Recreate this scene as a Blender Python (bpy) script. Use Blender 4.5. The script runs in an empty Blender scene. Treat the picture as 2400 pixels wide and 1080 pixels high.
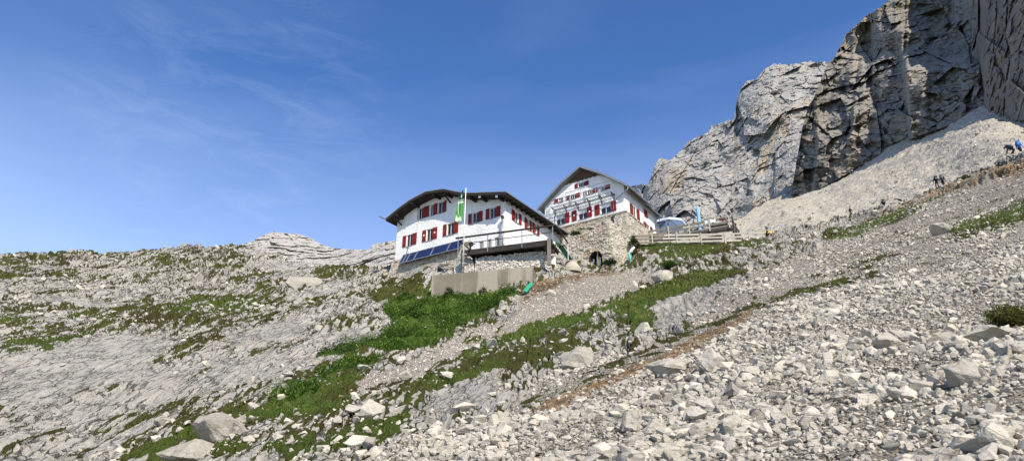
import bpy, bmesh, math, random, time
import numpy as np
from mathutils import Vector, Matrix, Euler
from mathutils.geometry import tessellate_polygon
T0 = time.time()
R = math.radians
random.seed(11)
rng = np.random.default_rng(11)
scene = bpy.context.scene
COL = scene.collection

# ------------------------------------------------------------------ survey of the site
# The camera stands at the origin, eye height 1.6 m above the slope.  survey() turns a bearing (read from the
# photograph) and a horizontal distance in metres into a real place on the mountain.
F, PITCH = 1750.0, R(23.0)
SP, CP = math.sin(PITCH), math.cos(PITCH)


def bearing(px, py):
    px = np.asarray(px, float); py = np.asarray(py, float)
    x = (px - 1200.0) / F; y = (540.0 - py) / F
    X, Y, Z = x, CP - y * SP, SP + y * CP
    h = np.sqrt(X * X + Y * Y)
    return np.stack([X / h, Y / h, Z / h], -1)


def survey(px, py, d):
    return bearing(px, py) * np.asarray(d, float)[..., None]


def sv(px, py, d):
    return Vector(survey(px, py, d))


# ------------------------------------------------------------------ numpy noise
_g = np.random.default_rng(3).normal(size=(256, 3)); _g /= np.linalg.norm(_g, axis=1)[:, None]
GRAD = _g.astype(np.float32)


def _h(ix, iy, iz, s):
    n = ix.astype(np.uint32) * np.uint32(374761393) + iy.astype(np.uint32) * np.uint32(668265263) \
        + iz.astype(np.uint32) * np.uint32(2147483647 - 58) + np.uint32((s * 974634777) & 0xffffffff)
    n = (n ^ (n >> np.uint32(13))) * np.uint32(1274126177)
    return n ^ (n >> np.uint32(16))


def perlin(p, s=0):
    p = np.asarray(p, np.float32)
    sh = p.shape[:-1]
    p = p.reshape(-1, 3)
    i = np.floor(p).astype(np.int64); f = p - i
    u = f * f * f * (f * (f * 6 - 15) + 10)
    out = 0
    for a in (0, 1):
        wx = u[:, 0] if a else 1 - u[:, 0]
        for b in (0, 1):
            wy = u[:, 1] if b else 1 - u[:, 1]
            for c in (0, 1):
                wz = u[:, 2] if c else 1 - u[:, 2]
                g = GRAD[_h(i[:, 0] + a, i[:, 1] + b, i[:, 2] + c, s) & np.uint32(255)]
                dt = g[:, 0] * (f[:, 0] - a) + g[:, 1] * (f[:, 1] - b) + g[:, 2] * (f[:, 2] - c)
                out = out + wx * wy * wz * dt
    return (out * 1.5).reshape(sh)


def fbm(p, o=4, s=0, gain=.5, lac=2.03):
    p = np.asarray(p, np.float32)
    a, t, n = 1.0, 0, 0
    for k in range(o):
        t = t + a * perlin(p, s + k); n += a; a *= gain; p = p * lac
    return t / n * 1.35


def ridged(p, o=4, s=0, gain=.5):
    p = np.asarray(p, np.float32)
    a, t, n = 1.0, 0, 0
    for k in range(o):
        t = t + a * (1 - 2 * np.abs(perlin(p, s + k))); n += a; a *= gain; p = p * 2.1
    return t / n


def worley(p, s=0, dims=3):
    """(F1, F2, cell id in 0..1) of jittered cells"""
    p = np.asarray(p, np.float32); sh = p.shape[:-1]; p = p.reshape(-1, 3)
    i = np.floor(p).astype(np.int64)
    f1 = np.full(len(p), 9., np.float32); f2 = f1.copy(); idc = np.zeros(len(p), np.float32)
    zs = (-1, 0, 1) if dims == 3 else (0,)
    for a in (-1, 0, 1):
        for b in (-1, 0, 1):
            for c in zs:
                ci = i + np.array([a, b, c])
                h = _h(ci[:, 0], ci[:, 1], ci[:, 2], s)
                jx = (h & np.uint32(1023)).astype(np.float32) / 1023
                jy = ((h >> np.uint32(10)) & np.uint32(1023)).astype(np.float32) / 1023
                jz = ((h >> np.uint32(20)) & np.uint32(1023)).astype(np.float32) / 1023
                dx = ci[:, 0] + jx - p[:, 0]; dy = ci[:, 1] + jy - p[:, 1]
                dz = (ci[:, 2] + jz - p[:, 2]) if dims == 3 else 0
                d = np.sqrt(dx * dx + dy * dy + dz * dz)
                near = d < f1
                f2 = np.where(near, f1, np.minimum(f2, d))
                idc = np.where(near, ((h * np.uint32(2654435761)) >> np.uint32(8) & np.uint32(65535)).astype(np.float32) / 65535, idc)
                f1 = np.where(near, d, f1)
    return f1.reshape(sh), f2.reshape(sh), idc.reshape(sh)


def sstep(a, b, x):
    t = np.clip((x - a) / (b - a), 0, 1)
    return t * t * (3 - 2 * t)


def inpoly(x, y, poly):
    """signed distance (inside positive) of points to a polygon"""
    x = np.asarray(x, np.float32); y = np.asarray(y, np.float32)
    ins = np.zeros(x.shape, bool); best = np.full(x.shape, 1e9, np.float32)
    n = len(poly)
    for k in range(n):
        (x1, y1), (x2, y2) = poly[k], poly[(k + 1) % n]
        if y1 != y2:
            c = ((y1 > y) != (y2 > y)) & (x < (x2 - x1) * (y - y1) / (y2 - y1) + x1)
            ins ^= c
        L = (x2 - x1) ** 2 + (y2 - y1) ** 2 + 1e-9
        t = np.clip(((x - x1) * (x2 - x1) + (y - y1) * (y2 - y1)) / L, 0, 1)
        best = np.minimum(best, (x1 + t * (x2 - x1) - x) ** 2 + (y1 + t * (y2 - y1) - y) ** 2)
    return np.where(ins, 1, -1) * np.sqrt(best)


def line_d(x, y, pts):
    best = np.full(np.shape(x), 1e9, np.float32)
    for (x1, y1), (x2, y2) in zip(pts[:-1], pts[1:]):
        L = (x2 - x1) ** 2 + (y2 - y1) ** 2 + 1e-9
        t = np.clip(((x - x1) * (x2 - x1) + (y - y1) * (y2 - y1)) / L, 0, 1)
        best = np.minimum(best, (x1 + t * (x2 - x1) - x) ** 2 + (y1 + t * (y2 - y1) - y) ** 2)
    return np.sqrt(best)


class TPS:
    """smooth surface through scattered survey points"""
    def __init__(self, pts, vals, lam=1e-4):
        self.p = np.asarray(pts, float) / 1000; v = np.asarray(vals, float)
        n = len(v); K = self.k(self.p) + lam * np.eye(n)
        Q = np.hstack([np.ones((n, 1)), self.p])
        A = np.block([[K, Q], [Q.T, np.zeros((3, 3))]])
        w = np.linalg.solve(A, np.concatenate([v, np.zeros(3)]))
        self.w, self.a = w[:n], w[n:]

    def k(self, q):
        r2 = ((q[:, None, :] - self.p[None]) ** 2).sum(-1)
        return .5 * r2 * np.log(r2 + 1e-12)

    def __call__(self, x, y):
        sh = np.shape(x); q = np.stack([np.ravel(x), np.ravel(y)], -1) / 1000.
        out = np.concatenate([self.k(c) @ self.w + self.a[0] + c @ self.a[1:] for c in np.array_split(q, max(1, len(q) // 60000))])
        return out.reshape(sh)


# ------------------------------------------------------------------ object helpers
def link(o, parent=None):
    COL.objects.link(o)
    if parent is not None:
        o.parent = parent
    return o


def tag(o, label=None, cat=None, group=None, kind=None):
    if label: o['label'] = label
    if cat: o['category'] = cat
    if group: o['group'] = group
    if kind: o['kind'] = kind
    return o


def empty(name, loc=(0, 0, 0), rz=0):
    o = bpy.data.objects.new(name, None); o.empty_display_size = .3
    o.location = loc; o.rotation_euler = (0, 0, rz)
    return link(o)


def np_mesh(name, V, Fc, mats=None, mi=None, smooth=False, attrs=None, col=None):
    """mesh from numpy: V (n,3), Fc (m,3) or (m,4)"""
    me = bpy.data.meshes.new(name)
    V = np.ascontiguousarray(V, np.float32); Fc = np.ascontiguousarray(Fc, np.int32)
    k = Fc.shape[1]
    me.vertices.add(len(V)); me.vertices.foreach_set('co', V.ravel())
    me.loops.add(Fc.size); me.loops.foreach_set('vertex_index', Fc.ravel())
    me.polygons.add(len(Fc))
    me.polygons.foreach_set('loop_start', np.arange(0, Fc.size, k, dtype=np.int32))
    if smooth is not None:
        me.polygons.foreach_set('use_smooth', np.full(len(Fc), bool(smooth)))
    if mi is not None:
        me.polygons.foreach_set('material_index', np.ascontiguousarray(mi, np.int32))
    for m in (mats or []):
        me.materials.append(m)
    for an, av in (attrs or {}).items():
        a = me.attributes.new(an, 'FLOAT', 'POINT'); a.data.foreach_set('value', np.ascontiguousarray(av, np.float32).ravel())
    me.update(calc_edges=True)
    return me


def grid_faces(nv, nu, flip=False):
    i = np.arange(nv * nu).reshape(nv, nu)
    f = np.stack([i[:-1, :-1], i[:-1, 1:], i[1:, 1:], i[1:, :-1]], -1).reshape(-1, 4)
    return f[:, ::-1] if flip else f


def grid_normals(P):
    du = np.gradient(P, axis=1); dv = np.gradient(P, axis=0)
    n = np.cross(du, dv); n /= np.linalg.norm(n, axis=-1)[..., None] + 1e-9
    return n


class MB:
    """collects boxes, bars, tubes and slabs into ONE mesh object"""
    def __init__(self):
        self.bm = bmesh.new(); self.mi = 0

    def _new(self, fs):
        for f in fs: f.material_index = self.mi

    def poly(self, pts):
        vs = [self.bm.verts.new(p) for p in pts]
        try:
            f = self.bm.faces.new(vs); f.material_index = self.mi
        except ValueError:
            pass

    def box(self, M, a, b):
        """axis box between corners a and b in frame M"""
        c = [(x, y, z) for x in (a[0], b[0]) for y in (a[1], b[1]) for z in (a[2], b[2])]
        vs = [self.bm.verts.new(M @ Vector(p)) for p in c]
        for q in ((0, 1, 3, 2), (4, 6, 7, 5), (0, 4, 5, 1), (2, 3, 7, 6), (0, 2, 6, 4), (1, 5, 7, 3)):
            f = self.bm.faces.new([vs[k] for k in q]); f.material_index = self.mi

    def bar(self, p, q, w, h, up=(0, 0, 1)):
        """rectangular bar from p to q: w across, h along up"""
        p, q = Vector(p), Vector(q); d = (q - p).normalized()
        s = d.cross(Vector(up))
        if s.length < 1e-4: s = d.cross(Vector((1, 0, 0)))
        s.normalize(); t = s.cross(d).normalized()
        vs = [self.bm.verts.new(e + s * (x * w / 2) + t * (y * h / 2)) for e in (p, q) for x, y in ((-1, -1), (1, -1), (1, 1), (-1, 1))]
        for k in ((3, 2, 1, 0), (4, 5, 6, 7), (0, 1, 5, 4), (1, 2, 6, 5), (2, 3, 7, 6), (3, 0, 4, 7)):
            f = self.bm.faces.new([vs[j] for j in k]); f.material_index = self.mi

    def tube(self, pts, r, n=8, r2=None, cap=True):
        pts = [Vector(p) for p in pts]; rings = []
        for k, p in enumerate(pts):
            d = (pts[min(k + 1, len(pts) - 1)] - pts[max(k - 1, 0)]).normalized()
            s = d.cross(Vector((0, 0, 1)))
            if s.length < 1e-3: s = d.cross(Vector((1, 0, 0)))
            s.normalize(); t = s.cross(d)
            rr = r if r2 is None else r + (r2 - r) * k / (len(pts) - 1)
            rings.append([self.bm.verts.new(p + (s * math.cos(2 * math.pi * j / n) + t * math.sin(2 * math.pi * j / n)) * rr) for j in range(n)])
        for a, b in zip(rings[:-1], rings[1:]):
            for j in range(n):
                f = self.bm.faces.new([a[j], b[j], b[(j + 1) % n], a[(j + 1) % n]]); f.material_index = self.mi
        if cap:
            f = self.bm.faces.new(rings[0]); f.material_index = self.mi
            f = self.bm.faces.new(rings[-1][::-1]); f.material_index = self.mi

    def lathe(self, M, prof, n=24, cap=True):
        rings = [[self.bm.verts.new(M @ Vector((r * math.cos(2 * math.pi * j / n), r * math.sin(2 * math.pi * j / n), z))) for j in range(n)] for r, z in prof]
        for a, b in zip(rings[:-1], rings[1:]):
            for j in range(n):
                f = self.bm.faces.new([a[j], a[(j + 1) % n], b[(j + 1) % n], b[j]]); f.material_index = self.mi
        if cap:
            f = self.bm.faces.new(rings[-1]); f.material_index = self.mi
            f = self.bm.faces.new(rings[0][::-1]); f.material_index = self.mi

    def prism(self, ring, off):
        """closed prism: polygon ring (3-D points) pushed by vector off"""
        off = Vector(off); a = [self.bm.verts.new(Vector(p)) for p in ring]; b = [self.bm.verts.new(Vector(p) + off) for p in ring]
        n = len(ring)
        fs = [self.bm.faces.new(a[::-1]), self.bm.faces.new(b)]
        fs += [self.bm.faces.new([a[k], a[(k + 1) % n], b[(k + 1) % n], b[k]]) for k in range(n)]
        self._new(fs)

    def holed(self, outer, holes):
        """flat polygon with holes"""
        loops = [[Vector(p) for p in outer]] + [[Vector(p) for p in h] for h in holes]
        flat = [p for l in loops for p in l]
        vs = [self.bm.verts.new(p) for p in flat]
        for t in tessellate_polygon(loops):
            try:
                f = self.bm.faces.new([vs[k] for k in t]); f.material_index = self.mi
            except ValueError:
                pass

    def build(self, name, mats, parent=None, smooth=False, bevel=0, fix=True):
        if fix: bmesh.ops.recalc_face_normals(self.bm, faces=self.bm.faces[:])
        if bevel:
            bmesh.ops.remove_doubles(self.bm, verts=self.bm.verts[:], dist=1e-5)
            es = [e for e in self.bm.edges if len(e.link_faces) == 2 and e.calc_face_angle(0) > .6]
            bmesh.ops.bevel(self.bm, geom=es, offset=bevel, segments=1, affect='EDGES', profile=.5)
        me = bpy.data.meshes.new(name); self.bm.to_mesh(me); self.bm.free()
        for m in (mats if isinstance(mats, (list, tuple)) else [mats]): me.materials.append(m)
        if smooth:
            for p in me.polygons: p.use_smooth = True
        o = bpy.data.objects.new(name, me)
        return link(o, parent)


# ------------------------------------------------------------------ material helper
class NT:
    def __init__(self, name):
        self.m = bpy.data.materials.new(name); self.m.use_nodes = True
        self.t = self.m.node_tree; self.n = self.t.nodes
        self.b = self.n['Principled BSDF']; self.out = self.n['Material Output']
        self.b.inputs['Specular IOR Level'].default_value = .25

    def node(self, typ, **kw):
        nd = self.n.new(typ)
        for k, v in kw.items():
            if hasattr(nd, k) and k not in nd.inputs: setattr(nd, k, v)
            else: self.set(nd, k, v)
        return nd

    def set(self, nd, k, v):
        s = nd.inputs[k]
        if hasattr(v, 'is_linked') and hasattr(v, 'links'): self.t.links.new(v, s)
        else: s.default_value = v

    def l(self, a, b): self.t.links.new(a, b)

    def attr(self, name): return self.node('ShaderNodeAttribute', attribute_name=name).outputs['Fac']

    def pos(self, scale=(1, 1, 1), rot=(0, 0, 0), obj=False):
        src = self.node('ShaderNodeTexCoord').outputs['Object'] if obj else self.node('ShaderNodeNewGeometry').outputs['Position']
        mp = self.node('ShaderNodeMapping'); self.l(src, mp.inputs['Vector'])
        mp.inputs['Scale'].default_value = scale; mp.inputs['Rotation'].default_value = rot
        return mp.outputs['Vector']

    def noise(self, vec, scale, detail=4, rough=.55, dist=0, out='Fac'):
        nd = self.node('ShaderNodeTexNoise'); self.l(vec, nd.inputs['Vector'])
        nd.inputs['Scale'].default_value = scale; nd.inputs['Detail'].default_value = detail
        nd.inputs['Roughness'].default_value = rough; nd.inputs['Distortion'].default_value = dist
        return nd.outputs[out]

    def vor(self, vec, scale, feature='F1', out='Distance', rand=1):
        nd = self.node('ShaderNodeTexVoronoi', feature=feature); self.l(vec, nd.inputs['Vector'])
        nd.inputs['Scale'].default_value = scale; nd.inputs['Randomness'].default_value = rand
        return nd.outputs[out]

    def ramp(self, fac, stops, interp='LINEAR'):
        nd = self.node('ShaderNodeValToRGB'); self.l(fac, nd.inputs['Fac']); cr = nd.color_ramp; cr.interpolation = interp
        while len(cr.elements) < len(stops): cr.elements.new(.5)
        for e, (p, c) in zip(cr.elements, stops):
            e.position = p; e.color = (*c, 1) if len(c) == 3 else c
        return nd.outputs['Color']

    def rng(self, v, a, b, c=0, d=1):
        nd = self.node('ShaderNodeMapRange'); self.l(v, nd.inputs['Value'])
        for k, x in zip(('From Min', 'From Max', 'To Min', 'To Max'), (a, b, c, d)): nd.inputs[k].default_value = x
        return nd.outputs['Result']

    def math(self, op, a, b=0, c=None):
        nd = self.node('ShaderNodeMath', operation=op)
        for k, v in enumerate((a, b) if c is None else (a, b, c)):
            if hasattr(v, 'links'): self.l(v, nd.inputs[k])
            else: nd.inputs[k].default_value = v
        return nd.outputs[0]

    def mix(self, fac, a, b, blend='MIX'):
        nd = self.node('ShaderNodeMix', data_type='RGBA', blend_type=blend)
        for k, v in ((0, fac), (6, a), (7, b)):
            if hasattr(v, 'links'): self.l(v, nd.inputs[k])
            elif isinstance(v, (tuple, list)): nd.inputs[k].default_value = (*v, 1) if len(v) == 3 else v
            else: nd.inputs[k].default_value = v
        return nd.outputs[2]

    def bump(self, h, strength=.5, dist=.1, prev=None):
        nd = self.node('ShaderNodeBump'); self.l(h, nd.inputs['Height'])
        nd.inputs['Strength'].default_value = strength; nd.inputs['Distance'].default_value = dist
        if prev is not None: self.l(prev, nd.inputs['Normal'])
        return nd.outputs['Normal']

    def done(self, col=None, rough=.9, normal=None, metal=0, spec=None):
        b = self.b
        if col is not None:
            if hasattr(col, 'links'): self.l(col, b.inputs['Base Color'])
            else: b.inputs['Base Color'].default_value = (*col, 1)
        if hasattr(rough, 'links'): self.l(rough, b.inputs['Roughness'])
        else: b.inputs['Roughness'].default_value = rough
        b.inputs['Metallic'].default_value = metal
        if spec is not None: b.inputs['Specular IOR Level'].default_value = spec
        if normal is not None: self.l(normal, b.inputs['Normal'])
        return self.m


def simple(name, col, rough=.7, var=.25, scale=3, metal=0, bump=0, spec=None, obj=False, stretch=(1, 1, 1)):
    """a plain material with uneven tone"""
    t = NT(name); v = t.pos(stretch, obj=obj)
    n = t.noise(v, scale, 5, .6)
    c = t.ramp(n, [(.25, tuple(x * (1 - var) for x in col)), (.75, tuple(min(1, x * (1 + var)) for x in col))])
    nm = t.bump(t.noise(v, scale * 6, 4), .5, bump) if bump else None
    return t.done(c, rough, nm, metal, spec)
# ------------------------------------------------------------------ camera, sun, sky
cam = bpy.data.cameras.new('camera'); camo = bpy.data.objects.new('camera', cam); link(camo)
cam.sensor_fit = 'HORIZONTAL'; cam.sensor_width = 36; cam.lens = 36 * F / 2400
cam.clip_start = .1; cam.clip_end = 6000
camo.location = (0, 0, 0); camo.rotation_euler = (R(90) + PITCH, 0, 0)
scene.camera = camo
SUN_AZ, SUN_EL = R(156), R(41)
sun = bpy.data.lights.new('sun', 'SUN'); suno = bpy.data.objects.new('sun', sun); link(suno)
sun.energy = 4.6; sun.angle = R(.53); sun.color = (1, .91, .77)
to_sun = Vector((math.sin(SUN_AZ) * math.cos(SUN_EL), math.cos(SUN_AZ) * math.cos(SUN_EL), math.sin(SUN_EL)))
suno.rotation_euler = to_sun.to_track_quat('Z', 'Y').to_euler()
w = bpy.data.worlds.new('World'); scene.world = w; w.use_nodes = True
wt = w.node_tree; wn = wt.nodes; wl = wt.links.new
bg = wn['Background']; sky = wn.new('ShaderNodeTexSky'); sky.sky_type = 'NISHITA'; sky.sun_disc = False
sky.sun_elevation = SUN_EL; sky.sun_rotation = SUN_AZ; sky.altitude = 2000; sky.air_density = 1.0; sky.dust_density = .7; sky.ozone_density = 4.0
# thin cirrus streaks
tc = wn.new('ShaderNodeTexCoord')


def wmap(rot, sc):
    m = wn.new('ShaderNodeMapping'); m.inputs['Rotation'].default_value = rot; m.inputs['Scale'].default_value = sc
    wl(tc.outputs['Generated'], m.inputs['Vector']); return m.outputs['Vector']


def wnoise(v, s, det, rough, dist):
    n = wn.new('ShaderNodeTexNoise'); n.inputs['Scale'].default_value = s; n.inputs['Detail'].default_value = det
    n.inputs['Roughness'].default_value = rough; n.inputs['Distortion'].default_value = dist; wl(v, n.inputs['Vector']); return n.outputs['Fac']


def wrange(v, a, b, c=0, d=1):
    n = wn.new('ShaderNodeMapRange'); wl(v, n.inputs['Value'])
    for k, x in zip(('From Min', 'From Max', 'To Min', 'To Max'), (a, b, c, d)): n.inputs[k].default_value = x
    return n.outputs['Result']


def wmul(a, b):
    n = wn.new('ShaderNodeMath'); n.operation = 'MULTIPLY'; n.use_clamp = True
    for k, v in enumerate((a, b)):
        if hasattr(v, 'links'): wl(v, n.inputs[k])
        else: n.inputs[k].default_value = v
    return n.outputs[0]


def wadd(a, b):
    n = wn.new('ShaderNodeMath'); n.operation = 'ADD'; n.use_clamp = True
    wl(a, n.inputs[0]); wl(b, n.inputs[1]); return n.outputs[0]


band = wrange(wnoise(wmap((0, R(-12), 0), (1.1, 1, 4.5)), 2.2, 4, .5, .3), .45, .8)
wisp = wrange(wnoise(wmap((R(20), R(35), R(10)), (2.2, 1.2, 7)), 4.4, 8, .68, .9), .46, .8)
wdir = bearing(560, 250); wdir = wdir / np.linalg.norm(wdir)
dn = wn.new('ShaderNodeVectorMath'); dn.operation = 'DOT_PRODUCT'; wl(tc.outputs['Generated'], dn.inputs[0]); dn.inputs[1].default_value = tuple(wdir)
near_w = wrange(dn.outputs['Value'], .975, .999)
sz = wn.new('ShaderNodeSeparateXYZ'); wl(tc.outputs['Generated'], sz.inputs[0])
low = wrange(sz.outputs[2], .26, .52, .30, .0)
cl = wadd(wadd(low, wmul(band, .05)), wmul(wmul(wisp, near_w), .085))
hs = wn.new('ShaderNodeHueSaturation'); hs.inputs['Hue'].default_value = .506; hs.inputs['Saturation'].default_value = 1.16; hs.inputs['Value'].default_value = 1.42; wl(sky.outputs[0], hs.inputs['Color'])
cm = wn.new('ShaderNodeMix'); cm.data_type = 'RGBA'; wl(cl, cm.inputs[0]); wl(hs.outputs[0], cm.inputs[6]); cm.inputs[7].default_value = (8.5, 9.6, 11.5, 1)
wl(cm.outputs[2], bg.inputs['Color']); bg.inputs['Strength'].default_value = .10
scene.view_settings.view_transform = 'Standard'; scene.view_settings.look = 'None'
scene.view_settings.exposure = 0.58; scene.view_settings.gamma = 1
# ------------------------------------------------------------------ rock and ground materials
def limestone(t, vec, base=(.37, .365, .35), warm=.35):
    """colour of bare pale limestone with darker weathering and warm stains"""
    n1 = t.noise(vec, .35, 6, .6); n2 = t.noise(vec, 2.6, 5, .65)
    c = t.ramp(n1, [(.3, tuple(x * .78 for x in base)), (.55, base), (.75, tuple(x * 1.18 for x in base))])
    c = t.mix(t.rng(n2, .35, .75, 0, .55), c, tuple(x * 1.25 for x in base))
    st = t.noise(t.pos((.6, .6, .18)), .5, 5, .6)
    c = t.mix(t.rng(st, .56, .74, 0, warm), c, (.46, .37, .27))
    return c


def ground_material():
    t = NT('mountain_ground'); v = t.pos()
    rock = limestone(t, v, (.37, .352, .31), .28)
    cb = t.node('ShaderNodeCombineXYZ'); t.l(t.attr('bq'), cb.inputs[0]); t.l(t.attr('br'), cb.inputs[1])
    bv = cb.outputs[0]

    def bmap(sx, sy):
        mp = t.node('ShaderNodeMapping'); t.l(bv, mp.inputs['Vector']); mp.inputs['Scale'].default_value = (sx, sy, 1)
        ad = t.node('ShaderNodeVectorMath', operation='ADD'); t.l(mp.outputs[0], ad.inputs[0])
        ns = t.node('ShaderNodeVectorMath', operation='SCALE'); t.l(t.noise(v, 1.1, 4, .6, out='Color'), ns.inputs[0]); ns.inputs['Scale'].default_value = .9
        t.l(ns.outputs[0], ad.inputs[1]); return ad.outputs[0]
    ck1 = t.rng(t.vor(bmap(1.5, .45), 1, 'DISTANCE_TO_EDGE'), 0, .07, 1, 0)
    ck2 = t.rng(t.vor(bmap(3.6, 1.3), 1, 'DISTANCE_TO_EDGE'), 0, .10, 1, 0)
    streak = t.noise(bmap(3.2, .35), 1, 6, .65)
    patch = t.rng(t.noise(v, .28, 4, .6), .44, .58)
    ckm = t.math('MULTIPLY', t.math('MAXIMUM', ck1, t.math('MULTIPLY', ck2, patch)), t.rng(t.noise(v, 1.1, 4, .6), .40, .55))
    rock = t.mix(t.rng(streak, .50, .34, 0, .45), rock, (.19, .185, .165))
    pit = t.noise(v, 5, 7, .72)
    rock = t.mix(t.rng(pit, .42, .28, 0, .5), rock, (.17, .165, .15))
    rock = t.mix(t.math('MULTIPLY', ckm, t.rng(t.attr('slab'), 0, 1, .8, .25)), rock, (.055, .05, .035))
    # loose pale gravel
    gv = t.vor(v, 7.5, 'F1', 'Color'); sepg = t.node('ShaderNodeSeparateColor'); t.l(gv, sepg.inputs[0])
    grav = t.ramp(sepg.outputs[0], [(0, (.50, .435, .35)), (.35, (.66, .58, .475)), (1, (.76, .68, .57))])
    grav = t.mix(t.rng(t.noise(v, .3, 4), .4, .7, 0, .4), grav, (.50, .43, .36))
    edge = t.vor(v, 7.5, 'DISTANCE_TO_EDGE')
    grav = t.mix(t.rng(edge, .05, .0, 0, .35), grav, (.16, .145, .12))
    soil = t.ramp(t.noise(v, 1.8, 6, .7), [(.3, (.09, .06, .034)), (.48, (.26, .175, .095)), (.7, (.44, .32, .19))])
    grass = t.ramp(t.noise(v, 1.3, 6, .7), [(.26, (.045, .042, .014)), (.45, (.075, .088, .018)), (.62, (.118, .128, .028)), (.8, (.165, .14, .048))])
    grass = t.mix(t.rng(t.noise(v, .22, 4), .48, .62, 0, .75), grass, t.ramp(t.noise(v, 3, 4), [(.3, (.045, .030, .014)), (.7, (.10, .066, .028))]))
    bright = t.ramp(t.noise(v, 1.5, 5, .7), [(.3, (.045, .088, .013)), (.55, (.095, .162, .022)), (.75, (.165, .215, .038))])
    grass = t.mix(t.attr('lush'), grass, bright)
    c = t.mix(t.attr('gravel'), rock, grav)
    c = t.mix(t.attr('shaded_fines'), c, t.ramp(t.noise(v, 4, 5, .7), [(.3, (.20, .175, .135)), (.7, (.34, .305, .245))]))  # fine soil under the stones, its colour darkened to deepen the shaded gaps
    c = t.mix(t.attr('soil'), c, soil)
    ga = t.attr('grass'); gm = t.rng(t.math('ADD', ga, t.math('MULTIPLY', t.math('SUBTRACT', t.noise(v, 3.2, 5, .7), .5), .9)), .42, .58)
    c = t.mix(gm, c, grass)
    h = t.math('ADD', t.math('MULTIPLY', t.noise(v, 1.6, 9, .72), 1.0), t.math('MULTIPLY', t.rng(edge, 0, .25), t.math('MULTIPLY', t.attr('gravel'), .8)))
    h = t.math('SUBTRACT', t.math('ADD', h, t.math('MULTIPLY', streak, 1.1)), t.math('MULTIPLY', ckm, 1.0))
    h2 = t.math('ADD', h, t.math('MULTIPLY', t.math('MULTIPLY', t.noise(v, 7, 6, .8), gm), 1.2))
    return t.done(c, .95, t.bump(h2, 1.0, .3), spec=.12)


def cliff_material(name, base, warm, dark):
    t = NT(name); v = t.pos()
    c = limestone(t, t.pos((.25, .25, .25)), base, warm)
    st = t.noise(t.pos((.16, .16, .02)), 1.6, 7, .65, 1.0)
    c = t.mix(t.rng(st, .5, .72, 0, dark), c, tuple(x * .42 for x in base))
    yl = t.noise(t.pos((.03, .03, .012)), 1.2, 6, .6, .5)
    c = t.mix(t.rng(yl, .57, .70, 0, warm), c, (.44, .32, .17))
    gr = t.attr('grass')
    c = t.mix(t.rng(t.math('ADD', gr, t.noise(v, .5, 5)), .95, 1.15, 0, .8), c, (.10, .11, .035))
    h = t.math('ADD', t.noise(t.pos((.18, .18, .3)), 1, 10, .7), t.math('MULTIPLY', t.vor(t.pos((.3, .3, .55), (.2, .1, 0)), 1, 'F1'), .35))
    return t.done(c, .95, t.bump(h, 1.0, 1.5), spec=.1)


MG = ground_material()
M_CLIFF = cliff_material('cliff_rock', (.245, .232, .208), .45, .6)
M_PILLAR = cliff_material('pillar_rock', (.235, .205, .17), .6, .6)
M_RIDGE = cliff_material('ridge_rock', (.32, .31, .288), .5, .4)


def talus_material():
    t = NT('talus'); v = t.pos()
    c = t.ramp(t.noise(v, .06, 6, .6), [(.3, (.30, .272, .222)), (.5, (.352, .322, .268)), (.7, (.38, .35, .295))])
    vc = t.vor(v, 2.2, 'F1', 'Color'); s = t.node('ShaderNodeSeparateColor'); t.l(vc, s.inputs[0])
    c = t.mix(.5, c, t.ramp(s.outputs[0], [(0, (.225, .205, .17)), (.5, (.34, .312, .26)), (1, (.44, .405, .345))]))
    sp = t.noise(v, .9, 8, .75)
    c = t.mix(t.rng(sp, .40, .28, 0, .65), c, (.15, .14, .12))
    gr = t.noise(t.pos((.05, .05, .3)), 1, 6, .7)
    c = t.mix(t.math('MULTIPLY', t.rng(gr, .58, .68, 0, .5), t.attr('grass')), c, (.2, .18, .09))
    h = t.math('ADD', t.noise(v, 1.1, 9, .75), t.math('MULTIPLY', t.vor(v, 2.2, 'F1'), -.5))
    return t.done(c, .95, t.bump(h, .7, .3), spec=.1)


M_TALUS = talus_material()

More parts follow.
